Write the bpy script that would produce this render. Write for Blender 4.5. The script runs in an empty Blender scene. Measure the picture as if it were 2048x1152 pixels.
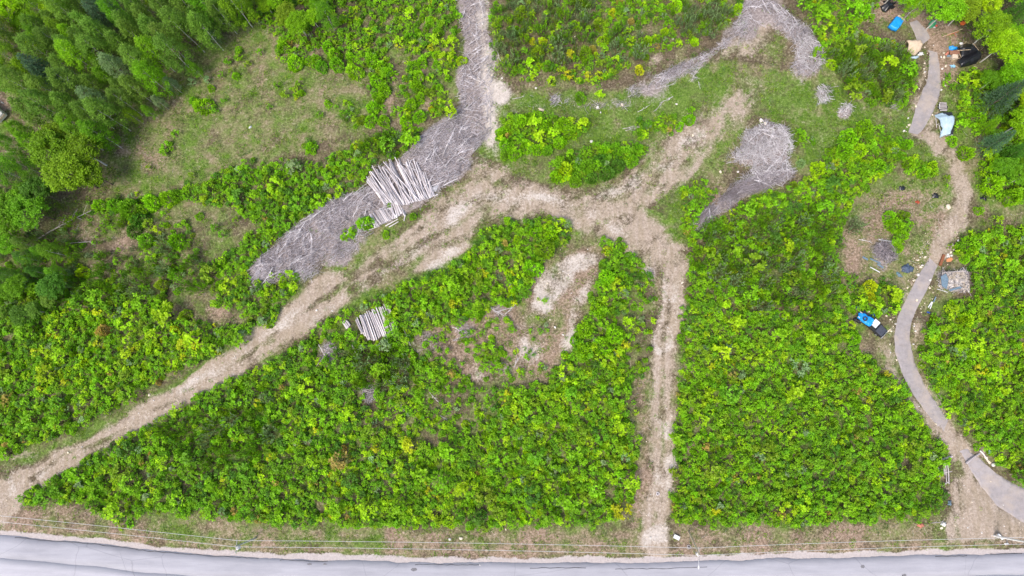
import bpy, bmesh, math, random
import numpy as np
from mathutils import Vector, Matrix, Euler
R_ = math.radians
random.seed(7); rng = np.random.default_rng(7)
SC = bpy.context.scene
COL = SC.collection

# ------------------------------------------------------------------ camera
CAM_H = 120.0
FPX = 1365.0                      # focal length in pixels of the 2048 px wide photograph
cam_d = bpy.data.cameras.new('camera'); cam = bpy.data.objects.new('camera', cam_d); COL.objects.link(cam)
cam_d.sensor_width = 36.0; cam_d.lens = 36.0 * FPX / 2048.0
cam_d.clip_start = 1.0; cam_d.clip_end = 5000.0
cam.location = (0, 0, CAM_H)
CAM_R = Euler((R_(9.2), R_(2.6), 0)).to_matrix()
cam.rotation_euler = CAM_R.to_euler()
SC.camera = cam
# ------------------------------------------------------------------ light: bright overcast
SUN_EL, SUN_AZ = 60.0, 215.0      # azimuth clockwise from +Y (the top of the photograph)
w = bpy.data.worlds.new('World'); SC.world = w; w.use_nodes = True
nt = w.node_tree; sky = nt.nodes.new('ShaderNodeTexSky'); sky.sky_type = 'NISHITA'; sky.sun_disc = False
sky.sun_elevation = R_(SUN_EL); sky.sun_rotation = R_(SUN_AZ); sky.air_density = 1.0; sky.dust_density = 4.0; sky.ozone_density = 1.0
bg = nt.nodes['Background']; nt.links.new(sky.outputs[0], bg.inputs[0]); bg.inputs[1].default_value = 0.15
sl = bpy.data.lights.new('sun', 'SUN'); sl.energy = 1.4; sl.angle = R_(20); sl.color = (1.0, 0.95, 0.87)
so = bpy.data.objects.new('sun', sl); COL.objects.link(so)
sd = Vector((math.sin(R_(SUN_AZ)) * math.cos(R_(SUN_EL)), math.cos(R_(SUN_AZ)) * math.cos(R_(SUN_EL)), math.sin(R_(SUN_EL))))
so.rotation_euler = sd.to_track_quat('Z', 'Y').to_euler(); so.location = (0, -60, 150)
SC.view_settings.view_transform = 'Standard'; SC.view_settings.look = 'None'
SC.view_settings.exposure = 0.8; SC.view_settings.gamma = 1.0
SC.cycles.max_bounces = 5; SC.cycles.diffuse_bounces = 3; SC.cycles.glossy_bounces = 2
SC.cycles.transmission_bounces = 3; SC.cycles.transparent_max_bounces = 4

# ------------------------------------------------------------------ survey helpers (photo pixel <-> place on the ground)
CR = np.array(CAM_R)
def at(px, py, z=0.0):
    d = np.stack([(np.asarray(px, float) - 1024) / FPX, -(np.asarray(py, float) - 576) / FPX, -np.ones_like(np.asarray(px, float))], -1) @ CR.T
    t = (z - CAM_H) / d[..., 2]
    return np.stack([d[..., 0] * t, d[..., 1] * t, np.zeros_like(t) + z], -1)
def pix(x, y, z=0.0):
    v = np.stack([np.asarray(x, float), np.asarray(y, float), np.asarray(z, float) + np.zeros_like(np.asarray(x, float)) - CAM_H], -1) @ CR
    return 1024 + FPX * v[..., 0] / -v[..., 2], 576 - FPX * v[..., 1] / -v[..., 2]
def P(px, py, z=0.0): return Vector(at(px, py, z))

# ------------------------------------------------------------------ noise
class Noise:
    def __init__(s, seed): s.t = np.random.default_rng(seed).random((256, 256))
    def __call__(s, x, y):
        xi = np.floor(x).astype(int); yi = np.floor(y).astype(int); fx = x - xi; fy = y - yi
        fx = fx * fx * (3 - 2 * fx); fy = fy * fy * (3 - 2 * fy); t = s.t
        a = t[xi % 256, yi % 256]; b = t[(xi + 1) % 256, yi % 256]; c = t[xi % 256, (yi + 1) % 256]; d = t[(xi + 1) % 256, (yi + 1) % 256]
        return (a * (1 - fx) + b * fx) * (1 - fy) + (c * (1 - fx) + d * fx) * fy
def fbm(seed, x, y, scale, oct=4, gain=0.55):
    v = 0; a = 1; tot = 0
    for k in range(oct):
        v = v + a * Noise(seed + k)(x / scale * 2 ** k + 17.3 * k, y / scale * 2 ** k + 5.1 * k); tot += a; a *= gain
    return v / tot

# ------------------------------------------------------------------ survey maps, 4 px grid over the photograph
GS = 4; GW, GH = 512, 288
gx, gy = np.meshgrid(np.arange(GW) * GS + 2.0, np.arange(GH) * GS + 2.0)
def poly(pts):
    m = np.zeros(gx.shape, bool); n = len(pts)
    for i in range(n):
        x0, y0 = pts[i]; x1, y1 = pts[(i + 1) % n]
        if y0 == y1: continue
        c = ((gy >= min(y0, y1)) & (gy < max(y0, y1))) & (gx < x0 + (gy - y0) * (x1 - x0) / (y1 - y0))
        m ^= c
    return m
def seg(x0, y0, w0, x1, y1, w1, soft):
    dx, dy = x1 - x0, y1 - y0; L = dx * dx + dy * dy + 1e-6
    t = np.clip(((gx - x0) * dx + (gy - y0) * dy) / L, 0, 1)
    d = np.hypot(gx - x0 - t * dx, gy - y0 - t * dy); wd = (w0 + (w1 - w0) * t) / 2
    return np.clip((wd + soft - d) / (2 * soft), 0, 1)
def stroke(pts, soft=5):
    m = np.zeros(gx.shape)
    for a, b in zip(pts[:-1], pts[1:]): m = np.maximum(m, seg(*a, *b, soft))
    return m
def blur(m, k=1):
    for _ in range(k):
        p = np.pad(m, 1, mode='edge'); m = (p[:-2, 1:-1] + p[2:, 1:-1] + p[1:-1, :-2] + p[1:-1, 2:] + 2 * p[1:-1, 1:-1]) / 6
    return m
def add(m, region, v): return np.maximum(m, np.asarray(region, float) * v)
def mul(m, region, v):
    r = np.asarray(region, float); return m * (1 - r + r * v)
def blob(*c): # (x, y, r)...
    m = np.zeros(gx.shape)
    for x, y, r in c: m = np.maximum(m, np.clip((r * 1.15 - np.hypot(gx - x, gy - y)) / (r * .5), 0, 1))
    return m
def sample(m, px, py):
    fx = np.clip((np.asarray(px) - 2) / GS, 0, GW - 1.001); fy = np.clip((np.asarray(py) - 2) / GS, 0, GH - 1.001)
    ix = fx.astype(int); iy = fy.astype(int); fx = fx - ix; fy = fy - iy
    return (m[iy, ix] * (1 - fx) + m[iy, ix + 1] * fx) * (1 - fy) + (m[iy + 1, ix] * (1 - fx) + m[iy + 1, ix + 1] * fx) * fy

ROAD_TOP = [(-400, 1040), (-150, 1060), (0, 1071), (100, 1080), (200, 1088), (300, 1101), (417, 1110), (512, 1115), (662, 1120), (845, 1125), (1024, 1126), (1324, 1125), (1536, 1117), (1703, 1115), (1869, 1110), (2048, 1106), (2250, 1098), (2500, 1085)]
DRIVE_N = [(1826, 44, 26), (1842, 66, 34), (1848, 84, 36)]
DRIVE_M = [(1866, 104, 22), (1868, 130, 28), (1869, 160, 30), (1860, 190, 38), (1848, 222, 40), (1836, 250, 34), (1826, 266, 26)]
DRIVE_S = [(1866, 524, 26), (1856, 545, 34), (1840, 575, 36), (1824, 605, 36), (1808, 640, 38), (1803, 675, 38), (1808, 710, 38), (1822, 750, 36), (1840, 785, 34), (1866, 822, 30), (1890, 850, 26)]
DRIVE_E = [(1925, 900, 14), (1950, 928, 34), (1975, 958, 44), (2010, 990, 58), (2050, 1012, 66), (2110, 1050, 76), (2200, 1100, 86)]

# -- bare tan soil and gravel of the tracks
dirt = stroke([(-20, 1010, 90), (40, 970, 60), (110, 935, 50), (200, 885, 46), (300, 830, 44), (380, 785, 44), (440, 742, 50), (500, 705, 46), (560, 665, 54), (620, 622, 70), (700, 570, 60), (770, 522, 50), (830, 485, 58), (900, 440, 76), (960, 405, 74), (1030, 400, 66), (1100, 410, 62), (1170, 425, 80), (1240, 450, 84), (1300, 480, 76), (1330, 520, 80)], 9)
dirt = add(dirt, stroke([(960, 345, 16), (1010, 350, 30), (1060, 380, 30)], 8), .8)
dirt = add(dirt, stroke([(1200, 400, 60), (1280, 372, 74), (1360, 320, 90), (1420, 270, 84), (1470, 215, 70), (1500, 190, 40)], 18), .62)
dirt = add(dirt, stroke([(1335, 530, 76), (1345, 570, 50), (1340, 640, 46), (1332, 720, 46), (1327, 800, 46), (1322, 900, 42), (1315, 1000, 44), (1310, 1060, 52), (1312, 1095, 56)], 7), .95)
dirt = add(dirt, poly([(818, 548), (835, 518), (870, 495), (935, 480), (940, 498), (880, 520), (835, 542)]), 1)
dirt = add(dirt, stroke([(0, 920, 14), (40, 912, 10), (70, 905, 6)], 6), .7)
dirt = mul(dirt, poly([(690, 600), (760, 560), (815, 546), (838, 505), (800, 515), (740, 545), (700, 570)]), .25)
dirt = mul(dirt, poly([(620, 590), (960, 340), (1300, 360), (1400, 480), (1380, 560), (1270, 560), (1150, 440), (960, 440), (700, 600)]), .74)
dirt = mul(dirt, poly([(1290, 400), (1400, 380), (1400, 500), (1340, 470)]), .45); dirt = mul(dirt, stroke([(1335, 590, 12), (1330, 700, 12), (1322, 900, 12), (1312, 1030, 12)], 5), .62); dirt = mul(dirt, stroke([(420, 762, 10), (300, 832, 10), (160, 908, 10)], 5), .7)
dirt = mul(dirt, blob((30, 930, 9), (60, 915, 7), (15, 962, 10), (62, 955, 8), (700, 545, 16), (650, 545, 12), (1320, 560, 18), (1180, 500, 14)), .25)
dirt = add(dirt, stroke([(1838, 268, 24), (1866, 290, 40), (1893, 310, 40), (1920, 345, 34), (1928, 390, 34), (1902, 440, 36), (1880, 490, 36), (1866, 520, 32)], 6), .95)
dirt = add(dirt, stroke([(1860, 290, 16), (1850, 270, 20), (1875, 240, 14), (1880, 200, 8)], 6), .7)
dirt = add(dirt, stroke([(1856, 830, 30), (1888, 862, 42), (1920, 900, 44), (1940, 925, 40)], 6), .95)
dirt = add(dirt, poly([(1895, 965), (1912, 942), (1940, 950), (1985, 992), (2048, 1030), (2048, 1085), (1885, 1086), (1880, 1055), (1895, 1010)]), .95)
dirt = add(dirt, stroke([(1780, 650, 10), (1778, 700, 12), (1790, 750, 14), (1815, 790, 16), (1850, 835, 16)], 4), .8)
dirt = add(dirt, stroke([(1835, 640, 12), (1828, 690, 8), (1834, 740, 8), (1870, 800, 8), (1915, 860, 10), (1960, 900, 12)], 4), .7)
dirt = add(dirt, stroke([(1830, 560, 16), (1812, 590, 10)], 5), .6)
dirt = add(dirt, stroke([(1848, 120, 10), (1852, 150, 10), (1838, 190, 10), (1826, 220, 8)], 4), .7)
dirt = add(dirt, blob((1885, 690, 11), (520, 780, 4)), .8)
dirt = add(dirt, stroke([(1290, 120, 10), (1380, 130, 24), (1440, 110, 30), (1480, 90, 40), (1530, 40, 60), (1540, -10, 70)], 12), .5)
# -- pale grey sand and wood chips
sand = add(np.zeros(gx.shape), poly([(1066, 560), (1090, 535), (1140, 505), (1200, 505), (1205, 520), (1165, 535), (1150, 570), (1120, 600), (1085, 640), (1060, 625)]), .68)
sand = add(sand, stroke([(1185, 560, 10), (1160, 610, 18), (1140, 660, 14), (1125, 690, 12)], 6), .6)
sand = add(sand, stroke([(1060, 620, 16), (1050, 660, 16), (1065, 700, 26), (1030, 740, 16), (960, 750, 30)], 9), .5)
sand = add(sand, blob((1072, 700, 16), (960, 750, 18), (1285, 500, 10), (1290, 540, 14)), .5)
sand = add(sand, poly([(1284, 1050), (1300, 1046), (1338, 1040), (1342, 1090), (1284, 1095)]), .8)
sand = add(sand, blob((1325, 695, 16), (1333, 860, 22), (1338, 930, 14), (1329, 845, 14)), .8)
sand = add(sand, stroke([(850, 532, 22), (920, 492, 22)], 6), .7)
sand = add(sand, stroke([(980, 230, 30), (985, 280, 26), (965, 330, 20)], 8), .45)
sand = add(sand, stroke([(958, -10, 20), (968, 60, 24), (975, 120, 28), (980, 180, 30), (985, 240, 26), (980, 290, 22)], 7), .72); sand = add(sand, stroke([(985, 150, 14), (1000, 192, 30)], 7), .8)
for rt, v in (([(1322, 560, 7), (1322, 700, 7), (1318, 900, 6), (1306, 1040, 7)], .35), ([(1352, 560, 7), (1343, 700, 8), (1338, 860, 8), (1328, 1040, 8)], .4), ([(80, 950, 8), (200, 880, 10), (320, 815, 8), (460, 725, 10), (560, 660, 10), (640, 600, 14)], .4), ([(620, 650, 6), (700, 590, 8), (760, 540, 8), (840, 480, 14), (960, 395, 20), (1080, 400, 18), (1180, 430, 12), (1260, 470, 12), (1300, 540, 10)], .35), ([(20, 1000, 10), (20, 940, 10), (70, 905, 6)], .3), ([(1400, 270, 24), (1300, 350, 24), (1200, 400, 20)], .2)): sand = add(sand, stroke(rt, 7), v + .12)
# -- grey brush litter
grey = add(np.zeros(gx.shape), poly([(500, 545), (530, 510), (590, 455), (645, 412), (735, 372), (748, 338), (800, 322), (815, 298), (860, 262), (895, 238), (918, 215), (920, 160), (925, 80), (916, -10), (968, -10), (978, 60), (990, 110), (990, 200), (985, 260), (955, 300), (940, 345), (890, 375), (860, 405), (790, 440), (745, 455), (700, 485), (640, 525), (600, 545), (560, 562), (515, 580)]), 1)
grey = add(grey, poly([(585, 540), (640, 520), (700, 485), (740, 455), (760, 465), (700, 510), (650, 545), (600, 565)]), .55)
grey = add(grey, stroke([(1270, 182, 18), (1310, 172, 30), (1345, 150, 20), (1380, 135, 26), (1405, 120, 20), (1440, 95, 10), (1470, 75, 30), (1490, 55, 36), (1500, 20, 36), (1510, -10, 40)], 6), .8)
grey = add(grey, stroke([(1530, 20, 50), (1570, 50, 40), (1600, 80, 44), (1622, 118, 50), (1605, 135, 40)], 8), .9)
grey = add(grey, poly([(1448, 318), (1475, 305), (1490, 270), (1520, 262), (1525, 245), (1575, 262), (1580, 300), (1572, 335), (1590, 350), (1560, 372), (1510, 385), (1460, 405), (1440, 410), (1460, 370), (1500, 350), (1500, 330)]), 1)
grey = add(grey, stroke([(1450, 405, 24), (1430, 418, 22)], 5), .9)
grey = add(grey, stroke([(1418, 425, 24), (1404, 440, 26), (1390, 458, 12)], 4), 1)
grey = add(grey, blob((1645, 190, 16), (1643, 205, 10), (1788, 213, 12), (1690, 222, 12), (1765, 508, 24), (1290, 160, 12), (1110, 203, 14), (1135, 205, 8), (1385, 160, 8)), .85)
grey = add(grey, stroke([(1020, 225, 10), (1100, 215, 12), (1200, 215, 12), (1290, 205, 14), (1330, 190, 12)], 9), .35)
grey = add(grey, poly([(1872, 540), (1890, 545), (1930, 540), (1932, 582), (1890, 584), (1868, 575)]), .9)
grey = add(grey, blob((660, 700, 16), (650, 720, 14), (845, 685, 22), (870, 690, 18), (1000, 630, 22), (930, 665, 20), (740, 790, 18), (800, 800, 12)), .55)
grey = add(grey, blob((1100, 560, 10),), .4)
# -- dry pinkish leaf litter and bare brown soil
dry = poly([(840, 660), (920, 650), (1010, 610), (1055, 560), (1075, 540), (1110, 505), (1200, 480), (1190, 560), (1160, 640), (1120, 700), (1090, 770), (1000, 770), (940, 765), (880, 720), (835, 700)]).astype(float) * .6
yb = lambda dy: [(x, y + dy) for x, y in ROAD_TOP]
dry = add(dry, poly([(-10, 1015), (60, 1008), (200, 1015), (330, 1035), (500, 1050), (800, 1062), (1100, 1060), (1280, 1060), (1290, 1110), (1000, 1112), (500, 1100), (300, 1085), (-10, 1055)]), .5)
dry = add(dry, poly([(1345, 1052), (1600, 1050), (1760, 1046), (1880, 1030), (1890, 1090), (1700, 1100), (1345, 1110)]), .5)
dry = add(dry, stroke([(1290, 740, 24), (1290, 850, 26), (1285, 950, 30), (1270, 1040, 36)], 8), .55)
dry = add(dry, stroke([(1285, 470, 30), (1285, 520, 34), (1320, 600, 14)], 10), .5)
dry = add(dry, stroke([(780, 130, 20), (795, 160, 16), (785, 200, 24), (770, 215, 22)], 8), .8)
dry = add(dry, stroke([(852, 140, 14), (850, 190, 12), (855, 225, 14)], 7), .6)
dry = add(dry, blob((640, 115, 16), (600, 95, 14), (520, 160, 20), (365, 205, 16), (640, 185, 14), (590, 945, 14), (520, 140, 14)), .5)
dry = add(dry, stroke([(230, 290, 24), (280, 310, 40), (330, 330, 26), (378, 345, 14), (372, 365, 10)], 12), .6)
dry = add(dry, poly([(1700, 400), (1900, 370), (1900, 440), (1860, 520), (1800, 580), (1700, 560), (1670, 500)]), .4)
dry = add(dry, blob((1745, 475, 26), (1700, 540, 18), (1720, 700, 26), (1430, 390, 20), (1440, 370, 16)), .6)
dry = add(dry, stroke([(1735, 5, 60), (1790, 20, 44), (1840, 30, 40), (1880, 70, 60), (1900, 110, 60), (1880, 170, 20)], 10), .8)
dry = add(dry, stroke([(1930, 265, 16), (1950, 300, 26), (1960, 330, 22)], 8), .7)
dry = add(dry, stroke([(1960, 420, 30), (2048, 430, 30)], 12), .5)
dry = add(dry, poly([(0, 190), (30, 205), (30, 228), (0, 215)]), 1)
dry = add(dry, blob((170, 460, 26), (240, 490, 22), (540, 410, 16), (440, 620, 24), (400, 590, 14), (320, 455, 18), (360, 430, 18)), .55)
# -- short green grass
grass = poly([(215, 250), (300, 170), (400, 90), (520, 50), (620, 90), (720, 160), (740, 240), (620, 300), (480, 325), (400, 365), (250, 390), (190, 350)]).astype(float) * .75
grass = add(grass, poly([(200, 400), (420, 375), (620, 350), (560, 450), (500, 500), (400, 560), (300, 500), (230, 480)]), .6)
grass = add(grass, poly([(560, 600), (620, 550), (700, 500), (760, 465), (860, 405), (940, 350), (1000, 330), (960, 395), (880, 430), (820, 470), (760, 510), (700, 550), (620, 610)]), .6)
grass = add(grass, poly([(690, 615), (760, 565), (815, 548), (840, 545), (900, 520), (960, 465), (1060, 438), (990, 470), (900, 540), (820, 575), (740, 605)]), .85)
grass = add(grass, stroke([(0, 935, 20), (80, 905, 24), (180, 860, 24), (300, 800, 24), (400, 745, 30), (500, 680, 40), (560, 640, 30)], 8), .8)
grass = add(grass, stroke([(1360, 360, 20), (1355, 420, 50), (1345, 470, 50), (1290, 420, 30)], 10), .95)
grass = add(grass, poly([(980, 200), (1200, 190), (1290, 175), (1400, 130), (1470, 120), (1560, 140), (1640, 160), (1700, 190), (1750, 240), (1690, 260), (1650, 300), (1640, 350), (1590, 345), (1580, 260), (1500, 240), (1450, 300), (1400, 360), (1380, 330), (1440, 240), (1380, 240), (1290, 310), (1180, 370), (1100, 370), (1000, 330), (960, 320)]), .8)
grass = add(grass, poly([(1640, 100), (1700, 190), (1830, 220), (1830, 280), (1900, 320), (1905, 430), (1860, 520), (1800, 600), (1690, 560), (1660, 500), (1700, 400), (1640, 350)]), .7)
grass = add(grass, poly([(1660, 640), (1720, 640), (1790, 650), (1790, 740), (1700, 720)]), .7)
grass = add(grass, stroke([(1880, 170, 20), (1900, 230, 60), (1900, 290, 40), (1970, 400, 40), (2048, 420, 60)], 12), .7)
grass = add(grass, blob((560, 1080, 24), (1720, 1060, 26), (480, 1085, 20), (260, 1050, 16), (130, 1040, 8), (1000, 1085, 30), (800, 1075, 24), (640, 1080, 20), (1150, 1080, 30), (1450, 1070, 20), (1620, 1068, 20), (1830, 1060, 24)), .75)
grass = add(grass, poly([(300, 1045), (1280, 1055), (1280, 1098), (900, 1100), (520, 1092), (300, 1075)]), .72); grass = add(grass, poly([(1350, 1050), (1880, 1040), (1880, 1075), (1600, 1085), (1350, 1080)]), .6)
grass = add(grass, poly([(1900, 945), (1930, 930), (1960, 1010), (1920, 1010)]), .5)
# a thin turf lies nearly everywhere between the thickets
grass = np.maximum(grass, .44)
grass = add(grass, poly([(960, 500), (1060, 560), (1040, 640), (960, 700), (900, 690), (880, 650)]), .45); grass = add(grass, poly([(1080, 640), (1180, 600), (1140, 700), (1080, 770), (960, 770)]), .6)
grass = mul(grass, poly([(0, 560), (200, 560), (200, 700), (0, 700)]), .6)
# -- leafy thicket density
leaf = np.zeros(gx.shape)
leaf = add(leaf, poly([(35, 992), (90, 958), (160, 928), (230, 888), (300, 852), (370, 812), (430, 782), (490, 750), (540, 722), (580, 700), (625, 672), (650, 645), (700, 618), (745, 603), (800, 575), (860, 548), (910, 528), (950, 500), (970, 465), (1015, 445), (1060, 435), (1110, 440), (1140, 445), (1140, 490), (1105, 510), (1075, 540), (1060, 570), (1050, 600), (1000, 615), (960, 640), (920, 650), (860, 655), (840, 690), (880, 722), (930, 757), (980, 772), (1060, 775), (1100, 760), (1120, 720), (1150, 690), (1155, 650), (1180, 610), (1190, 560), (1205, 520), (1200, 482), (1240, 480), (1270, 520), (1305, 560), (1316, 600), (1316, 640), (1300, 700), (1285, 760), (1278, 850), (1272, 930), (1262, 1000), (1240, 1035), (1180, 1050), (1100, 1050), (1000, 1055), (880, 1052), (760, 1050), (640, 1050), (500, 1045), (420, 1030), (330, 1025), (260, 1048), (220, 1045), (190, 1012), (120, 1006), (60, 1002)]), 1)
leaf = mul(leaf, poly([(1265, 560), (1318, 560), (1318, 640), (1300, 760), (1285, 900), (1262, 900), (1255, 760), (1258, 640)]), .4)
leaf = mul(leaf, poly([(690, 770), (800, 780), (960, 790), (980, 880), (900, 900), (820, 890), (700, 830)]), .72)
leaf = mul(leaf, blob((590, 945, 12), (655, 695, 24), (750, 650, 34), (722, 642, 24), (690, 655, 14), (755, 670, 20), (1000, 560, 14), (960, 590, 12), (870, 880, 12), (650, 710, 14), (740, 790, 16), (845, 690, 22), (1020, 520, 12), (850, 870, 12), (1215, 990, 10), (1140, 985, 10)), .12)
leaf = add(leaf, poly([(1365, 378), (1410, 362), (1428, 395), (1405, 415), (1392, 460), (1425, 445), (1450, 425), (1500, 402), (1550, 392), (1600, 368), (1640, 350), (1650, 300), (1690, 262), (1750, 250), (1800, 290), (1800, 330), (1760, 350), (1740, 380), (1710, 400), (1680, 450), (1665, 500), (1670, 540), (1710, 565), (1760, 560), (1800, 590), (1798, 628), (1770, 622), (1700, 640), (1700, 680), (1750, 725), (1800, 765), (1822, 805), (1850, 860), (1885, 885), (1895, 920), (1880, 960), (1890, 1000), (1870, 1032), (1700, 1040), (1560, 1046), (1440, 1048), (1400, 1040), (1348, 1048), (1340, 1000), (1347, 900), (1354, 760), (1364, 640), (1377, 560), (1374, 500), (1362, 450)]), 1)
leaf = mul(leaf, stroke([(1400, 445, 14), (1415, 425, 22), (1440, 412, 22), (1480, 395, 20)], 4), .05)
leaf = mul(leaf, poly([(1690, 620), (1790, 640), (1785, 700), (1720, 700), (1690, 660)]), .08)
leaf = add(leaf, poly([(1885, 500), (1950, 465), (2048, 455), (2048, 965), (1990, 930), (1965, 905), (1905, 850), (1865, 800), (1838, 720), (1845, 650), (1880, 605), (1940, 600), (1940, 540)]), 1)
leaf = mul(leaf, blob((1900, 563, 36), (1885, 690, 16), (1890, 520, 20), (1870, 610, 22), (1860, 590, 20)), .05)
leaf = add(leaf, poly([(1612, 62), (1680, 52), (1740, 80), (1800, 92), (1828, 130), (1828, 175), (1800, 220), (1740, 212), (1690, 180), (1655, 120)]), 1)
leaf = add(leaf, poly([(1590, -10), (1750, -10), (1735, 50), (1700, 60), (1640, 45)]), .95)
leaf = add(leaf, poly([(0, 560), (60, 540), (150, 555), (260, 565), (330, 590), (380, 640), (430, 655), (490, 655), (520, 625), (570, 605), (555, 640), (500, 675), (440, 705), (380, 728), (300, 775), (220, 825), (150, 865), (60, 902), (0, 922)]), 1)
leaf = add(leaf, poly([(0, 440), (100, 470), (200, 400), (260, 390), (330, 400), (380, 440), (410, 520), (420, 560), (400, 590), (330, 590), (200, 570), (100, 560), (0, 560)]), .55)
leaf = mul(leaf, blob((190, 465, 40), (240, 485, 30), (440, 620, 22), (310, 445, 24), (355, 430, 24)), .3)
leaf = add(leaf, poly([(330, 390), (410, 362), (500, 325), (580, 322), (640, 332), (700, 292), (760, 272), (830, 252), (860, 260), (830, 290), (795, 318), (748, 335), (735, 368), (680, 395), (640, 412), (592, 450), (535, 505), (500, 540), (505, 570), (560, 562), (600, 550), (600, 580), (560, 608), (500, 640), (440, 620), (400, 570), (410, 530), (480, 500), (520, 450), (480, 420), (430, 410)]), .95)
leaf = add(leaf, poly([(440, -10), (915, -10), (918, 80), (915, 130), (900, 140), (890, 230), (840, 245), (800, 250), (760, 225), (740, 180), (700, 130), (640, 140), (560, 125), (540, 60), (470, 50)]), .72)
leaf = mul(leaf, stroke([(790, 100, 20), (800, 150, 22), (785, 210, 26)], 5), .1)
leaf = mul(leaf, stroke([(860, 140, 30), (855, 190, 22), (858, 225, 16)], 5), .25)
leaf = mul(leaf, blob((640, 115, 20), (600, 150, 18), (670, 160, 24), (720, 190, 22)), .25)
leaf = add(leaf, poly([(985, -10), (1480, -10), (1475, 50), (1440, 62), (1400, 80), (1350, 100), (1280, 120), (1230, 160), (1190, 195), (1150, 172), (1090, 165), (1020, 165), (985, 140)]), .62)
leaf = add(leaf, poly([(1002, 240), (1060, 228), (1130, 238), (1178, 246), (1170, 262), (1125, 290), (1080, 308), (1022, 310), (1000, 285)]), 1)
leaf = add(leaf, poly([(1102, 335), (1130, 308), (1200, 292), (1270, 282), (1300, 300), (1260, 330), (1210, 352), (1160, 366), (1105, 360)]), 1)
leaf = add(leaf, poly([(1890, 150), (2060, 140), (2060, 410), (1990, 405), (1960, 400), (1950, 350), (1965, 320), (1925, 260), (1912, 200), (1890, 170)]), .85)
leaf = add(leaf, poly([(1760, 300), (1850, 318), (1888, 345), (1895, 372), (1860, 362), (1800, 342)]), .7)
leaf = add(leaf, blob((1795, 450, 24), (1700, 590, 20), (1790, 480, 20), (1330, 250, 22), (1290, 260, 22), (1380, 240, 18), (1610, 280, 20), (730, 447, 15), (695, 475, 12), (712, 470, 8)), .8)
leaf = mul(leaf, poly([(1880, 220), (1912, 220), (1912, 280), (1880, 280)]), 0)
leaf = mul(leaf, stroke([(1935, 265, 14), (1955, 300, 20)], 5), .2)
leaf = add(leaf, blob((480, 110, 10), (470, 155, 8), (340, 290, 10), (350, 268, 8), (600, 185, 20), (620, 295, 14), (700, 230, 24)), .7)
leaf = add(leaf, poly([(960, 690), (1010, 680), (1020, 740), (960, 745)]), .7); leaf = add(leaf, poly([(1075, 600), (1100, 590), (1090, 680), (1060, 660)]), .35); leaf = add(leaf, poly([(870, 650), (1000, 630), (1060, 640), (1100, 760), (960, 770), (850, 700)]), .36)
leaf = mul(leaf, poly([(840, 740), (1010, 770), (1000, 840), (860, 850)]), .7)
# -- willow and sage scrub (grey green, streaky)
wil = add(np.zeros(gx.shape), poly([(1640, 110), (1690, 85), (1790, 100), (1820, 140), (1815, 185), (1780, 215), (1700, 180), (1660, 140)]), .95)
wil = add(wil, poly([(985, 0), (1190, 0), (1200, 80), (1160, 130), (1000, 140)]), .7)
wil = add(wil, poly([(1200, 60), (1340, 60), (1300, 120), (1230, 130)]), .4); wil = add(wil, poly([(0, 440), (260, 420), (420, 500), (420, 600), (200, 600), (0, 620)]), .4)
wil = add(wil, poly([(1340, 10), (1460, 10), (1440, 70), (1380, 85), (1340, 60)]), .7)
wil = add(wil, poly([(660, 225), (700, 240), (760, 270), (830, 280), (780, 315), (700, 310), (640, 260)]), .7)
wil = add(wil, poly([(380, 500), (420, 540), (400, 590), (300, 560), (180, 540), (170, 500), (280, 510)]), .5)
wil = add(wil, poly([(1380, 450), (1660, 400), (1670, 560), (1640, 640), (1480, 620), (1390, 540)]), .38)
wil = add(wil, poly([(690, 690), (800, 700), (830, 770), (720, 780)]), .65)
wil = add(wil, poly([(300, 850), (560, 760), (560, 900), (400, 950)]), .4)
wil = add(wil, poly([(260, 160), (420, 110), (440, 140), (330, 200)]), .5)
# -- colour tendencies
yel = blur(add(add(add(np.zeros(gx.shape), poly([(560, 820), (950, 800), (1270, 880), (1250, 1050), (640, 1050)]), .45), poly([(1350, 600), (1480, 580), (1560, 800), (1400, 800)]), .35), poly([(985, 60), (1280, 60), (1220, 190), (1000, 170)]), .7), 6)
yel = add(yel, poly([(1060, 440), (1140, 440), (1140, 520), (1060, 560), (1000, 560)]), .5)
yel = add(yel, poly([(1040, 700), (1280, 720), (1270, 860), (960, 860)]), .4)
yel = add(yel, poly([(1880, 620), (2048, 560), (2048, 800), (1940, 760)]), .45)
yel = add(yel, poly([(120, 600), (460, 620), (460, 700), (60, 840), (60, 700)]), .45)
drk = blur(add(add(add(np.zeros(gx.shape), poly([(0, 440), (240, 470), (200, 560), (60, 720), (0, 800)]), .8), poly([(330, 800), (640, 680), (700, 780), (760, 1000), (520, 1040), (330, 1000)]), .5), poly([(1560, 800), (1900, 880), (1880, 1040), (1600, 1040)]), .3), 6)
drk = add(drk, poly([(330, 390), (640, 332), (700, 300), (590, 450), (500, 530), (380, 560), (240, 470), (240, 400)]), .4)
drk = add(drk, poly([(1102, 335), (1130, 308), (1300, 285), (1260, 330), (1160, 366)]), .6)
drk = add(drk, poly([(1200, 480), (1250, 480), (1316, 580), (1316, 640), (1250, 560)]), .6)
forest = add(add(np.zeros(gx.shape), poly([(-10, -10), (500, -10), (470, 40), (420, 80), (330, 160), (250, 230), (220, 300), (210, 380), (100, 460), (-10, 470)]), 1), poly([(1860, -10), (2060, -10), (2060, 300), (2000, 260), (1960, 200), (1990, 150), (1980, 110), (1950, 70), (1880, 30)]), 1)
paved = stroke(DRIVE_N, 3) + stroke(DRIVE_M, 3) + stroke(DRIVE_S, 3) + stroke(DRIVE_E, 3)
roadm = (gy > np.interp(gx, [p[0] for p in ROAD_TOP], [p[1] for p in ROAD_TOP])).astype(float)
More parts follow.
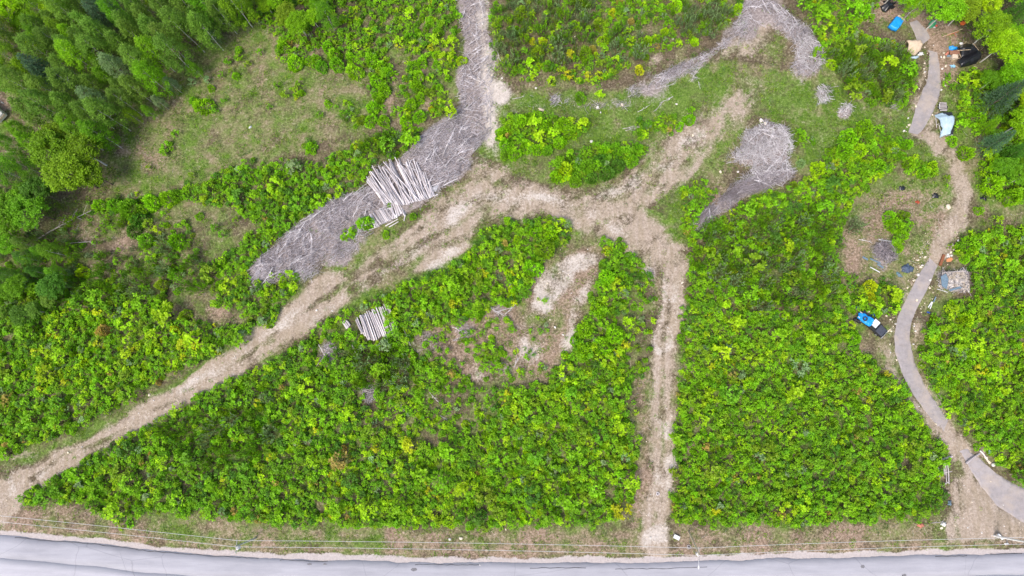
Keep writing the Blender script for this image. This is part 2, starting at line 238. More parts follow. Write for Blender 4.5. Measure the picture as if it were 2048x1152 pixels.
shoulder = ((gy > np.interp(gx, [p[0] for p in ROAD_TOP], [p[1] - 16 for p in ROAD_TOP]))).astype(float)
keep = 1 - np.clip(paved, 0, 1)
keep = keep * (1 - shoulder)
leaf = blur(leaf, 1) * keep; wil = blur(wil, 2); grass = blur(np.maximum(grass, leaf * .62), 2); dry = blur(dry, 4); grey = blur(grey, 2); sand = blur(sand, 5); dirt = blur(dirt, 3)
median = blur(np.maximum(stroke([(1335, 585, 9), (1331, 700, 9), (1323, 900, 9), (1315, 1030, 9)], 3), stroke([(560, 668, 8), (440, 748, 9), (300, 826, 9), (160, 903, 9), (70, 948, 8)], 3)), 1)
median = np.maximum(median, .8 * blur(stroke([(600, 640, 8), (700, 565, 12), (800, 505, 14), (900, 445, 10)], 3), 1)); dirt = dirt * (1 - .55 * median); sand = sand * (1 - .8 * median)
lush = poly([(980, 200), (1200, 190), (1290, 175), (1400, 130), (1480, 115), (1440, 240), (1380, 245), (1290, 315), (1180, 372), (1100, 372), (1000, 330)]) * .8
for pg, v in (([(1400, 380), (1440, 300), (1500, 235), (1480, 180), (1560, 140), (1700, 190), (1750, 240), (1690, 260), (1640, 340), (1590, 350), (1580, 250), (1500, 245), (1440, 320)], .8), ([(690, 615), (815, 548), (960, 465), (1060, 438), (900, 540), (740, 610)], 1), ([(1290, 380), (1380, 360), (1375, 490), (1330, 460)], 1), ([(300, 1060), (1280, 1078), (1280, 1098), (300, 1084)], .7), ([(1640, 100), (1830, 220), (1900, 330), (1900, 420), (1750, 400), (1640, 350)], .5), ([(1880, 170), (1940, 230), (1900, 320)], .6), ([(0, 925), (400, 735), (560, 620), (580, 650), (420, 760), (60, 930)], .7), ([(760, 465), (860, 400), (900, 430), (800, 480)], .6)): lush = add(lush, poly(pg), v)
lush = blur(lush, 5)

# ------------------------------------------------------------------ objects and materials
def link(o): COL.objects.link(o); return o
def tag(o, label=None, cat=None, group=None, kind=None):
    if label: o['label'] = label
    if cat: o['category'] = cat
    if group: o['group'] = group
    if kind: o['kind'] = kind
    return o
def empty(name, loc, rz=0.0):
    o = bpy.data.objects.new(name, None); o.location = loc; o.rotation_euler = (0, 0, rz); o.empty_display_size = .3; return link(o)
def mesh_np(name, V, F, mat=None, smooth=False):
    V = np.asarray(V, np.float32); F = np.asarray(F, np.int32); k = F.shape[1]
    me = bpy.data.meshes.new(name); me.vertices.add(len(V)); me.vertices.foreach_set('co', V.ravel())
    me.loops.add(F.size); me.loops.foreach_set('vertex_index', F.ravel())
    me.polygons.add(len(F)); me.polygons.foreach_set('loop_start', np.arange(0, F.size, k, dtype=np.int32))
    if smooth: me.polygons.foreach_set('use_smooth', np.ones(len(F), bool))
    me.update(calc_edges=True)
    if mat: me.materials.append(mat)
    return me
def put(name, me, parent=None, loc=None):
    o = bpy.data.objects.new(name, me)
    if parent: o.parent = parent
    if loc is not None: o.location = loc
    return link(o)
def attr(me, name, vals, typ='FLOAT', dom='POINT'):
    a = me.attributes.new(name, typ, dom); vals = np.asarray(vals, np.float32 if typ != 'INT' else np.int32)
    a.data.foreach_set({'FLOAT': 'value', 'INT': 'value', 'FLOAT_VECTOR': 'vector', 'FLOAT_COLOR': 'color'}[typ], vals.ravel())

class N:
    """small node-tree writer"""
    def __init__(s, name, rough=.9, spec=.2):
        s.m = bpy.data.materials.new(name); s.m.use_nodes = True; s.t = s.m.node_tree; s.b = s.t.nodes['Principled BSDF']
        s.b.inputs['Roughness'].default_value = rough; s.b.inputs['Specular IOR Level'].default_value = spec
    def n(s, typ, **kw):
        x = s.t.nodes.new(typ)
        for k, v in kw.items(): setattr(x, k, v)
        return x
    def l(s, a, b): s.t.links.new(a, b)
    def pos(s):
        return s.n('ShaderNodeNewGeometry').outputs['Position']
    def noise(s, scale, detail=3, vec=None, rough=.6, stretch=None):
        x = s.n('ShaderNodeTexNoise'); x.inputs['Scale'].default_value = scale; x.inputs['Detail'].default_value = detail; x.inputs['Roughness'].default_value = rough
        v = vec or s.pos()
        if stretch:
            mp = s.n('ShaderNodeMapping'); mp.inputs['Rotation'].default_value = stretch[0]; mp.inputs['Scale'].default_value = stretch[1]; s.l(v, mp.inputs[0]); v = mp.outputs[0]
        s.l(v, x.inputs['Vector']); return x.outputs['Fac']
    def ramp(s, fac, stops):
        x = s.n('ShaderNodeValToRGB'); e = x.color_ramp.elements
        while len(e) < len(stops): e.new(.5)
        for i, (p, c) in enumerate(stops):
            e[i].position = p; e[i].color = (*c, 1) if len(c) == 3 else c
        s.l(fac, x.inputs[0]); return x.outputs[0]
    def mix(s, f, a, b, mode='MIX'):
        x = s.n('ShaderNodeMix', data_type='RGBA', blend_type=mode)
        for sock, v in ((x.inputs[0], f), (x.inputs[6], a), (x.inputs[7], b)):
            if isinstance(v, (int, float)): sock.default_value = v
            elif isinstance(v, tuple): sock.default_value = (*v, 1)
            else: s.l(v, sock)
        return x.outputs[2]
    def math(s, op, a, b=0.0, clamp=False):
        x = s.n('ShaderNodeMath', operation=op, use_clamp=clamp)
        for sock, v in ((x.inputs[0], a), (x.inputs[1], b)):
            if isinstance(v, (int, float)): sock.default_value = v
            else: s.l(v, sock)
        return x.outputs[0]
    def bump(s, h, dist=.05, strength=.6):
        x = s.n('ShaderNodeBump'); x.inputs['Distance'].default_value = dist; x.inputs['Strength'].default_value = strength; s.l(h, x.inputs['Height']); s.l(x.outputs[0], s.b.inputs['Normal'])
    def color(s, c):
        if isinstance(c, tuple): s.b.inputs['Base Color'].default_value = (*c, 1)
        else: s.l(c, s.b.inputs['Base Color'])
        return s.m
def plain(name, c, rough=.7, var=.25, scale=6, spec=.3, metal=0.0):
    m = N(name, rough, spec); f = m.noise(scale, 4); m.b.inputs['Metallic'].default_value = metal
    lo = tuple(x * (1 - var) for x in c); hi = tuple(min(1, x * (1 + var)) for x in c)
    col = m.ramp(f, [(.3, lo), (.7, hi)]); m.color(col); m.bump(f, .02, .3); return m.m

def ground_material():
    m = N('soil_and_turf', .95, .1)
    def A(nm):
        a = m.n('ShaderNodeAttribute'); a.attribute_name = nm; return a.outputs['Fac']
    fine = m.noise(2.6, 6, rough=.72); mid = m.noise(.55, 4); tiny = m.noise(7.0, 4, rough=.8); streak = m.noise(1.0, 4, stretch=((0, 0, .55), (1.2, .22, 1)))
    sep = m.math('ADD', m.math('MULTIPLY', fine, .6), m.math('MULTIPLY', tiny, .4))
    litter = m.ramp(sep, [(.36, (.045, .038, .022)), (.5, (.11, .085, .055)), (.66, (.22, .17, .12))])
    g1a = m.ramp(sep, [(.38, (.045, .085, .015)), (.5, (.105, .175, .028)), (.62, (.18, .25, .06))])
    g1b = m.ramp(sep, [(.38, (.10, .095, .045)), (.5, (.20, .175, .095)), (.64, (.33, .275, .18))])
    big = m.noise(.16, 5, rough=.65); g1 = m.mix(m.ramp(m.math('SUBTRACT', m.math('ADD', m.math('MULTIPLY', big, .6), m.math('MULTIPLY', mid, .4)), m.math('MULTIPLY', A('lush'), .10)), [(.42, (0, 0, 0)), (.58, (1, 1, 1))]), g1a, g1b)
    dr = m.ramp(sep, [(.36, (.10, .075, .05)), (.5, (.25, .18, .13)), (.64, (.42, .32, .25))])
    di = m.ramp(sep, [(.34, (.20, .155, .115)), (.5, (.345, .28, .225)), (.66, (.52, .44, .37))])
    di = m.mix(m.math('MULTIPLY', m.ramp(streak, [(.42, (0, 0, 0)), (.6, (1, 1, 1))]), .45), di, (.24, .19, .12))
    sa = m.ramp(sep, [(.34, (.33, .285, .25)), (.5, (.46, .41, .365)), (.66, (.62, .56, .51))])
    gr = m.ramp(sep, [(.36, (.10, .08, .075)), (.5, (.235, .20, .19)), (.64, (.44, .39, .385))])
    def over(base, layer, w, soft=.38):
        # ragged edge: the weight is compared with the noise
        x = m.math('ADD', A(w), m.math('MULTIPLY', m.math('SUBTRACT', sep, .5), 2.2))
        x = m.math('ADD', x, m.math('MULTIPLY', m.math('SUBTRACT', mid, .5), .35))
        y = m.n('ShaderNodeMapRange'); y.interpolation_type = 'SMOOTHSTEP'; m.l(x, y.inputs[0]); y.inputs[1].default_value = .5 - soft; y.inputs[2].default_value = .5 + soft
        return m.mix(y.outputs[0], base, layer)
    c = over(litter, g1, 'grass'); c = over(c, dr, 'dry'); c = over(c, di, 'dirt', .42); c = over(c, gr, 'grey'); c = over(c, sa, 'sand', .42)
    shl = m.ramp(sep, [(.34, (.32, .275, .26)), (.5, (.40, .355, .34)), (.66, (.49, .445, .43))]); c = over(c, shl, 'edge', .3)
    m.bump(sep, .12, .7)
    return m.color(c)
GROUND = ground_material()

# ------------------------------------------------------------------ the ground: one grid, split into the ground, the tracks and the road shoulder
HX0, HX1, HY0, HY1, DX = -118.0, 122.0, -62.0, 92.0, 0.30
xs = np.arange(HX0, HX1, DX); ys = np.arange(HY0, HY1, DX); X, Y = np.meshgrid(xs, ys)
def maps(x, y):
    wx = x + (fbm(11, x, y, 5.0) - .5) * 3.2; wy = y + (fbm(21, x, y, 5.0) - .5) * 3.2
    px, py = pix(wx, wy); return px, py
def height(x, y):
    px, py = pix(x, y)
    g = np.clip(sample(blur(grey, 3), px, py), 0, 1); f = np.clip(1 - sample(paved_soft, px, py) - sample(road_soft, px, py), 0, 1)
    pile = sample(bank, px, py)
    return f * ((fbm(41, x, y, 14.0, 3) - .5) * .7 + (fbm(51, x, y, 2.0, 3) - .5) * .16 + .25 + pile * .9)
paved_soft = blur(np.clip(paved, 0, 1), 3); road_soft = blur(np.clip(shoulder, 0, 1), 3)
bank = blur(mul(grey, poly([(915, -20), (1000, -20), (1010, 250), (940, 290), (915, 240)]), .15), 4); bank = mul(bank, poly([(1000, 190), (1340, 190), (1340, 240), (1000, 240)]), 0)
Z = height(X, Y)
def ground_z(x, y): return float(height(np.array([x]), np.array([y]))[0])
mpx, mpy = maps(X, Y)
W = {k: sample(v, mpx, mpy) for k, v in (('grass', grass), ('dry', dry), ('dirt', dirt), ('grey', grey), ('sand', sand), ('lush', lush))}
_m1 = fbm(201, X, Y, 2.0, 4); _m2 = fbm(211, X, Y, 7.0, 4); _m3 = fbm(221, X, Y, 3.2, 4)
def dirfbm(ang, seed):
    u = X * math.cos(ang) + Y * math.sin(ang); v = -X * math.sin(ang) + Y * math.cos(ang); return fbm(seed, u / 7.0, v / 1.1, 1.0, 4)
_st = np.where((mpx > 1275) & (mpy > 500), dirfbm(R_(88), 231), np.where((mpx > 1180) & (mpy < 430), dirfbm(R_(52), 241), dirfbm(R_(36), 251)))
W['dirt'] = np.clip(W['dirt'] + (_st - .5) * 1.5 * (W['dirt'] > .04) * (1 - .3 * W['dirt']), 0, 1)
for k, (a1, a2) in {'grass': (1.3, .8), 'dry': (1.2, 1.1), 'dirt': (1.1, .9), 'grey': (1.9, 1.3), 'sand': (1.5, 1.0)}.items():
    v = W[k]; e = np.clip(4 * v * (1 - v), 0, 1) * .75 + .25 * (v > .02)
    nn = ((_m1 if k in ('dirt', 'grey', 'grass') else _m3) - .5) * a1 + (_m2 - .5) * a2 * (-1 if k == 'grass' else 1)
    W[k] = np.clip(v + nn * e, 0, 1)
spx, spy = pix(X, Y)
sh = np.clip((spy - np.interp(spx, [p[0] for p in ROAD_TOP], [p[1] - 14 for p in ROAD_TOP])) / 6 + (fbm(71, X, Y, 3.0) - .5) * 2.4, 0, 1)
W['edge'] = sh; W['dry'] = np.maximum(W['dry'], np.clip(1 - np.abs(spy - np.interp(spx, [p[0] for p in ROAD_TOP], [p[1] - 22 for p in ROAD_TOP])) / 9, 0, 1) * .6)
trackm = (np.maximum(W['dirt'], W['sand'] * .9) > .5)
ny, nx = X.shape
ii = (np.arange(ny - 1)[:, None] * nx + np.arange(nx - 1)[None, :]).ravel()
quads = np.stack([ii, ii + 1, ii + nx + 1, ii + nx], -1)
fc = lambda a: (a[:-1, :-1] + a[1:, :-1] + a[:-1, 1:] + a[1:, 1:]).ravel() / 4
ftrack = fc(trackm.astype(float)) > .5; fsh = fc(sh) > .5
VV = np.stack([X.ravel(), Y.ravel(), Z.ravel()], -1)
def sub_ground(name, sel):
    q = quads[sel]; u, inv = np.unique(q, return_inverse=True)
    me = mesh_np(name, VV[u], inv.reshape(q.shape), GROUND, True)
    for k, v in W.items(): attr(me, k, v.ravel()[u])
    return tag(put(name, me), kind='structure')
sub_ground('ground', ~ftrack & ~fsh)
sub_ground('dirt_track', ftrack & ~fsh)
sub_ground('road_shoulder', fsh)
# the land farther out, butted to the rim of the grid
def rim():
    R = 900.0; xa, xb, ya, yb_ = xs[0], xs[-1], ys[0], ys[-1]
    V = []; F = []
    for (a, b, c, d) in ((-R, xa, -R, R), (xb, R, -R, R), (xa, xb, -R, ya), (xa, xb, yb_, R)):
        k = len(V); V += [(a, c, .2), (b, c, .2), (b, d, .2), (a, d, .2)]; F.append((k, k + 1, k + 2, k + 3))
    me = mesh_np('far_ground', V, F, GROUND)
    for k in W: attr(me, k, np.full(len(V), .9 if k == 'grass' else 0.))
    tag(put('far_ground', me), kind='structure')
rim()

# ------------------------------------------------------------------ asphalt
def asphalt(name, lo, hi, crack=True, streaky=True):
    m = N(name, .85, .25)
    a = m.noise(1.2, 5, rough=.7, stretch=((0, 0, 0), (.12 if streaky else .9, 1.0, 1))); b = m.noise(9, 4, rough=.8); c = m.noise(.12, 3)
    f = m.math('ADD', m.math('MULTIPLY', a, .45), m.math('ADD', m.math('MULTIPLY', b, .25), m.math('MULTIPLY', c, .3)))
    col = m.ramp(f, [(.36, lo), (.64, hi)])
    if not streaky: col = m.mix(m.ramp(m.math('ADD', m.math('MULTIPLY', m.noise(.35, 5, rough=.7), .7), m.math('MULTIPLY', b, .3)), [(.47, (0, 0, 0)), (.62, (.6, .6, .6))]), col, (.42, .345, .28))
    v = m.n('ShaderNodeTexVoronoi', feature='DISTANCE_TO_EDGE'); v.inputs['Scale'].default_value = .05
    d = m.n('ShaderNodeTexNoise'); d.inputs['Scale'].default_value = .6; d.inputs['Detail'].default_value = 5
    s = m.n('ShaderNodeVectorMath', operation='SCALE'); m.l(d.outputs['Color'], s.inputs[0]); s.inputs['Scale'].default_value = 5.0
    p = m.n('ShaderNodeVectorMath', operation='ADD'); m.l(m.pos(), p.inputs[0]); m.l(s.outputs[0], p.inputs[1]); m.l(p.outputs[0], v.inputs['Vector'])
    if crack:
        k = m.ramp(v.outputs['Distance'], [(0.0, (.78, .78, .78)), (.004, (1, 1, 1))]); col = m.mix(1.0, col, k, 'MULTIPLY')
    m.bump(b, .01, .4); return m.color(col)
ROAD_DARK = asphalt('weathered_asphalt', (.27, .268, .295), (.375, .37, .405)); ROAD_LIGHT = asphalt('paler_asphalt_lane', (.33, .325, .355), (.445, .435, .47))
DRIVE = asphalt('old_drive_asphalt', (.22, .20, .20), (.37, .335, .335), False, False)
def strip_mesh(name, left, right, mat, z, thick=.12, n=3, ragged=0.0):
    V = []; F = []; cnt = len(left)
    for j_, (a, b) in enumerate(zip(left, right)):
        e_ = ragged * max(0, 1 - min(j_, cnt - 1 - j_) / 3); t_ = ((left[min(j_ + 1, cnt - 1)] - left[max(j_ - 1, 0)]).normalized()) * (1 if j_ > cnt / 2 else -1)
        for k in range(n + 1): p = a.lerp(b, k / n) + t_ * (e_ * ((k * 7919 % 13) / 13 - .3)); V.append((p.x, p.y, z + .03 * math.sin(math.pi * k / n)))
    m_ = n + 1
    for i in range(len(left) - 1):
        for k in range(n): j = i * m_ + k; F.append((j, j + m_, j + m_ + 1, j + 1))
    base = len(V)
    for kk in (0, n):
        for i in range(cnt): q_ = V[i * m_ + kk]; V.append((q_[0], q_[1], z - thick))
    L = len(left)
    for i in range(L - 1):
        F.append((i * m_, base + i, base + i + 1, (i + 1) * m_)); F.append((i * m_ + n, (i + 1) * m_ + n, base + L + i + 1, base + L + i))
    return mesh_np(name, V, F, mat)
def road():
    def top(x): return np.interp(x, [p[0] for p in ROAD_TOP], [p[1] for p in ROAD_TOP])
    xsr = np.arange(-380, 2480, 6)
    A = []; 
    for i, x in enumerate(xsr):
        A.append(P(x, top(x) + (fbm(91, np.array([x * 1.0]), np.array([0.]), 40.0)[0] - .5) * 7 + (random.random() - .5) * 1.0))
    cen = [P(x, top(x) ) for x in xsr]
    B = []; M = []
    for i in range(len(cen)):
        t = (cen[min(i + 4, len(cen) - 1)] - cen[max(i - 4, 0)]).normalized(); nrm = Vector((t.y, -t.x, 0))
        wv = float(np.interp(xsr[i], [-400, 0, 250, 520, 1400, 2048, 2500], [3.5, 3.6, 3.7, 3.4, 3.3, 3.3, 3.3]))
        M.append(cen[i] + nrm * (wv + .05 * math.sin(i * .3))); B.append(cen[i] + nrm * 7.3)
    tag(put('road', strip_mesh('road', A, M, ROAD_DARK, .03)), kind='structure')
    tag(put('road_lane', strip_mesh('road_lane', M, B, ROAD_LIGHT, .035)), kind='structure')
    return B
road_far = road()
def drive(name, pts):
    L = []; Rr = []; fine = []
    for a, b in zip(pts[:-1], pts[1:]):
        n = max(2, int(math.hypot(b[0] - a[0], b[1] - a[1]) / 4))
        for k in range(n): t = k / n; fine.append(tuple(a[j] + (b[j] - a[j]) * t for j in range(3)))
    fine.append(pts[-1])
    # smooth the centre line
    arr = np.array(fine, float)
    for _ in range(12): arr[1:-1] = (arr[:-2] + arr[2:] + 2 * arr[1:-1]) / 4
    for i in range(len(arr)):
        t = arr[min(i + 1, len(arr) - 1)] - arr[max(i - 1, 0)]; t = t[:2] / (np.hypot(*t[:2]) + 1e-6); nr = np.array([t[1], -t[0]])
        e = min(i, len(arr) - 1 - i); wd = arr[i][2] / 2 * min(1, .8 + e * .1)
        ja = (fbm(101, np.array([i * 1.]), np.array([3.]), 1.7)[0] - .5) * 14; jb = (fbm(111, np.array([i * 1.]), np.array([9.]), 1.7)[0] - .5) * 14
        a = arr[i][:2] - nr * (wd + ja); b = arr[i][:2] + nr * (wd + jb)
        L.append(P(*a)); Rr.append(P(*b))
    c = (L[0] + L[-1] + Rr[0]) / 3
    tag(put(name, strip_mesh(name, Rr, L, DRIVE, .06, n=8, ragged=1.1)), kind='structure')
for pts in (DRIVE_N, DRIVE_M, DRIVE_S, DRIVE_E): drive('paved_drive', pts)

# ------------------------------------------------------------------ foliage
def leaf_mat(name, inst, trans=.35):
    m = N(name, .55, .25)
    if inst:
        a = m.n('ShaderNodeAttribute', attribute_type='INSTANCER'); a.attribute_name = 'col'; c = a.outputs['Color']
    else:
        a = m.n('ShaderNodeObjectInfo'); c = a.outputs['Color']
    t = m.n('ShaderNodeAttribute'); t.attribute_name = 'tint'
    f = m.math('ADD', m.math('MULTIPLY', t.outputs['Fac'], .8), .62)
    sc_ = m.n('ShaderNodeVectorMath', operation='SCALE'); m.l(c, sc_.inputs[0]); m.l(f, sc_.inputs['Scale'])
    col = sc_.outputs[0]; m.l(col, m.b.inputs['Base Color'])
    tr = m.n('ShaderNodeBsdfTranslucent'); mul_ = m.mix(1.0, col, (1.25, 1.1, .5), 'MULTIPLY'); m.l(mul_, tr.inputs[0])
    mx = m.n('ShaderNodeMixShader'); mx.inputs[0].default_value = trans; m.l(m.b.outputs[0], mx.inputs[1]); m.l(tr.outputs[0], mx.inputs[2])
    m.l(mx.outputs[0], m.t.nodes['Material Output'].inputs['Surface']); return m.m
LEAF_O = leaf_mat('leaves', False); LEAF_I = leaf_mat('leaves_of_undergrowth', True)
BARK = plain('brown_bark', (.16, .12, .085), .9, .35, 9); BIRCH = plain('pale_bark', (.50, .47, .42), .85, .35, 5); STEM = plain('green_brown_stem', (.14, .12, .06), .9)

def leaves(C, D, L, Wd, r, tint=None):
    """C centres, D directions (unit), L lengths, Wd widths -> kite shaped leaves"""
    n = len(C); D = D / (np.linalg.norm(D, axis=1, keepdims=True) + 1e-9)
    rnd = r.normal(size=(n, 3)) * .55 + np.array([0, 0, 1.0]); S = np.cross(D, rnd); S /= (np.linalg.norm(S, axis=1, keepdims=True) + 1e-9)
    U = np.cross(S, D)
    a = C; b = C + D * (L * .5)[:, None] + S * (Wd / 2)[:, None] + U * (L * .06)[:, None]; c = C + D * L[:, None]; d = C + D * (L * .5)[:, None] - S * (Wd / 2)[:, None] + U * (L * .06)[:, None]
    V = np.stack([a, b, c, d], 1).reshape(-1, 3); F = np.arange(4 * n).reshape(-1, 4)
    return V, F, (r.random(n) if tint is None else tint)
def tubes(paths, sides=4):
    """paths: list of (list of points, list of radii)"""
    V = []; F = []
    for pts, rad in paths:
        k0 = len(V)
        for i, p in enumerate(pts):
            p = Vector(p); t = (Vector(pts[min(i + 1, len(pts) - 1)]) - Vector(pts[max(i - 1, 0)])).normalized()
            u = t.cross(Vector((0.3, .9, .2)) if abs(t.z) > .8 else Vector((0, 0, 1))).normalized(); v = t.cross(u)
            for s in range(sides):
                a = 2 * math.pi * s / sides; V.append(tuple(p + (u * math.cos(a) + v * math.sin(a)) * rad[i]))
        for i in range(len(pts) - 1):
            for s in range(sides):
                a = k0 + i * sides + s; b = k0 + i * sides + (s + 1) % sides; F.append((a, b, b + sides, a + sides))
        if sides == 4: F.append((k0 + 3, k0 + 2, k0 + 1, k0)); e = k0 + (len(pts) - 1) * 4; F.append((e, e + 1, e + 2, e + 3))
    return np.array(V), np.array(F)
def foliage_mesh(name, V, F, T, mat, S=None):
    tint = np.repeat(T, 4)
    if S is not None:
        k = len(V); V = np.concatenate([V, S[0]]); F = np.concatenate([F, S[1] + k]); tint = np.concatenate([tint, np.full(len(S[0]), .3)])
    me = mesh_np(name, V, F, mat); attr(me, 'tint', tint)
    if S is not None: me.materials.append(STEM); mi = np.zeros(len(F), np.int32); mi[-len(S[1]):] = 1; me.polygons.foreach_set('material_index', mi)
    return me
def quads_only(paths): V, F = tubes([(p, r) for p, r in paths], 3); return V, F
def cat(parts):
    V = []; F = []; T = []; k = 0
    for v, f, t in parts: V.append(v); F.append(f + k); T.append(t); k += len(v)
    return np.concatenate(V), np.concatenate(F), np.concatenate(T)
def with_stem(VFT, V2, F2):
    V, F, T = VFT; return V, F, T

def unit(r, n): v = r.normal(size=(n, 3)); return v / np.linalg.norm(v, axis=1, keepdims=True)
def sapling(seed, clumps=11, R=.95, H=2.2, per=13, ll=.30, droop=-.15, flat=.75):
    stems = []
    """leafy multi-stemmed sapling; unit size, about 2 m across and H tall"""
    r = np.random.default_rng(seed); parts = []
    for k in range(clumps):
        a = r.random() * 2 * math.pi; q = math.sqrt(r.random()) * R * .85; z = H * (1 - .55 * (q / R) ** 2) * (.75 + .3 * r.random())
        c = np.array([math.cos(a) * q, math.sin(a) * q, z]); n = int(per * (.6 + .8 * r.random())); cr = .18 + .16 * r.random(); stems.append(([(c[0] * .06, c[1] * .06, -.1), (c[0] * .45, c[1] * .45, z * .5), tuple(c)], [.03, .02, .008]))
        th = r.random(n) * 2 * math.pi; el = droop + r.normal(size=n) * .35
        D = np.stack([np.cos(th) * np.cos(el), np.sin(th) * np.cos(el), np.sin(el)], -1)
        C = c + unit(r, n) * cr * r.random((n, 1)) * np.array([1, 1, .6])
        L = ll * (.7 + .6 * r.random(n)); base = .35 + .35 * r.random()
        parts.append(leaves(C, D, L, L * (.5 + .25 * r.random(n)), r, np.clip(base + (r.random(n) - .5) * .6, 0, 1)))
    n = 26; th = r.random(n) * 2 * math.pi; q = np.sqrt(r.random(n)) * R   # lower leaves
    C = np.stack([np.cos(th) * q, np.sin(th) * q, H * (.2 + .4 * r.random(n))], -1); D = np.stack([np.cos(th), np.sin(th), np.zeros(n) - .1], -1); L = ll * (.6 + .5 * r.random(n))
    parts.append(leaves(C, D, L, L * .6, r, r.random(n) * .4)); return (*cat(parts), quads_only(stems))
def willow(seed, stems=22, R=1.0, H=2.4):
    r = np.random.default_rng(seed); parts = []; st = []
    for k in range(stems):
        a = r.random() * 2 * math.pi; q = math.sqrt(r.random()) * R; b = np.array([math.cos(a) * q * .4, math.sin(a) * q * .4, .1]); t = np.array([math.cos(a) * q, math.sin(a) * q, H * (.65 + .4 * r.random())])
        st.append(([tuple(b - np.array([0, 0, .2])), tuple((b + t) / 2), tuple(t)], [.02, .014, .005])); n = 11; f = .35 + .65 * np.arange(n) / n; C = b + (t - b) * f[:, None]; d = (t - b) / np.linalg.norm(t - b)
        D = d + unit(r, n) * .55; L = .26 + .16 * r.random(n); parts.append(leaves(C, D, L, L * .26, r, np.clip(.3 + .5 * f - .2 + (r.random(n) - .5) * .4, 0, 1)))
    return (*cat(parts), quads_only(st))
def bush(seed, n=620, R=1.0, H=1.6, ll=.22, lump=.42):
    r = np.random.default_rng(seed); nl = 9; lc = unit(r, nl); lc[:, 2] = np.abs(lc[:, 2]); d = unit(r, n); d[:, 2] = np.abs(d[:, 2]) * 1.0
    near = np.max(d @ lc.T, axis=1); rad = (1 - lump) + lump * np.clip((near - .75) * 4, 0, 1); rad *= (.72 + .33 * r.random(n) ** .4)
    C = d * rad[:, None] * np.array([R, R, H]) * .92; th = r.random(n) * 6.283
    D = d * .7 + np.stack([np.cos(th), np.sin(th), np.full(n, .1)], -1) * .7; L = ll * (.7 + .6 * r.random(n))
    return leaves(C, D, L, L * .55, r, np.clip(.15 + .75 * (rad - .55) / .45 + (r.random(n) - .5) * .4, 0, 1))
def tuft(seed, n=16, R=.3, H=.22, ll=.2, wd=.35):
    r = np.random.default_rng(seed); th = r.random(n) * 6.283; q = np.sqrt(r.random(n)) * R; el = .25 + r.random(n) * .9
    C = np.stack([np.cos(th) * q, np.sin(th) * q, r.random(n) * H * .5], -1); ph = r.random(n) * 6.283
    D = np.stack([np.cos(ph) * np.cos(el), np.sin(ph) * np.cos(el), np.sin(el)], -1); L = ll * (.6 + .8 * r.random(n)); return leaves(C, D, L, L * wd, r)
def crown_birch(seed, H=10.0, R=2.1, z0=2.2, clumps=125, per=34, ll=.27):
    r = np.random.default_rng(seed); parts = []
    for k in range(clumps):
        f = r.random() ** .8; z = z0 + (H - z0) * f; prof = math.sin(math.pi * min(1, .18 + f * .80)) ** .7; a = r.random() * 6.283; q = R * prof * (.35 + .65 * math.sqrt(r.random()))
        c = np.array([math.cos(a) * q, math.sin(a) * q, z]); n = int(per * (.6 + .8 * r.random())); th = r.random(n) * 6.283; el = -.35 + r.normal(size=n) * .4
        D = np.stack([np.cos(th) * np.cos(el), np.sin(th) * np.cos(el), np.sin(el)], -1) + np.array([math.cos(a), math.sin(a), -.2]) * .4
        D = D * .8 + np.array([0, 0, .55]); C = c + unit(r, n) * (r.random((n, 1)) ** .6) * np.array([.5, .5, .8]); L = ll * (.6 + .7 * r.random(n)); base = .15 + .5 * r.random()
        parts.append(leaves(C, D, L, L * .42, r, np.clip(base + (r.random(n) - .5) * .5, 0, 1)))
    return cat(parts)
def crown_maple(seed, H=9.0, R=3.1, z0=3.6, clumps=150, per=38, ll=.30):
    r = np.random.default_rng(seed); parts = []; d = unit(r, clumps); d[:, 2] = np.where(d[:, 2] < -.2, -d[:, 2], d[:, 2])
    nl = 7; lc = unit(r, nl); lc[:, 2] = np.abs(lc[:, 2])
    for k in range(clumps):
        near = np.max(lc @ d[k]); rad = (.62 + .38 * min(1, max(0, (near - .55) * 3))) * (.55 + .45 * r.random() ** .4)
        c = d[k] * rad * np.array([R, R, (H - z0) / 2]) + np.array([0, 0, (H + z0) / 2]); n = int(per * (.6 + .8 * r.random())); th = r.random(n) * 6.283; el = -.1 + r.normal(size=n) * .35
        D = np.stack([np.cos(th) * np.cos(el), np.sin(th) * np.cos(el), np.sin(el)], -1) + d[k] * .35
        C = c + unit(r, n) * (r.random((n, 1)) ** .6) * np.array([.6, .6, .35]); L = ll * (.6 + .7 * r.random(n)); base = .2 + .55 * r.random()
        parts.append(leaves(C, D, L, L * .62, r, np.clip(base + (r.random(n) - .5) * .5, 0, 1)))
    return cat(parts)
def crown_pine(seed, H=10.0, R=2.2, z0=1.5):
    r = np.random.default_rng(seed); parts = []; nl = 20
    for i in range(nl):
        f = i / (nl - 1); z = z0 + (H - z0) * f; rr = R * (1 - f) ** .8 + .15; nb = 8 if f < .8 else 5
        for b in range(nb):
            a = b / nb * 6.283 + i * .7 + r.random() * .4; n = int(10 + 26 * (1 - f)); q = rr * (.15 + .85 * r.random(n)); sp = (r.random(n) - .5) * .35
            C = np.stack([np.cos(a + sp) * q, np.sin(a + sp) * q, z + .12 * q - .05 * q ** 2 + r.normal(size=n) * .06], -1)
            D = np.stack([np.cos(a + sp * 4), np.sin(a + sp * 4), np.full(n, .25)], -1) + unit(r, n) * .4; L = .26 + .14 * r.random(n)
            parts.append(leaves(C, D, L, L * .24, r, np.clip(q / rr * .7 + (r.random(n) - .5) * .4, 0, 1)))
    return cat(parts)
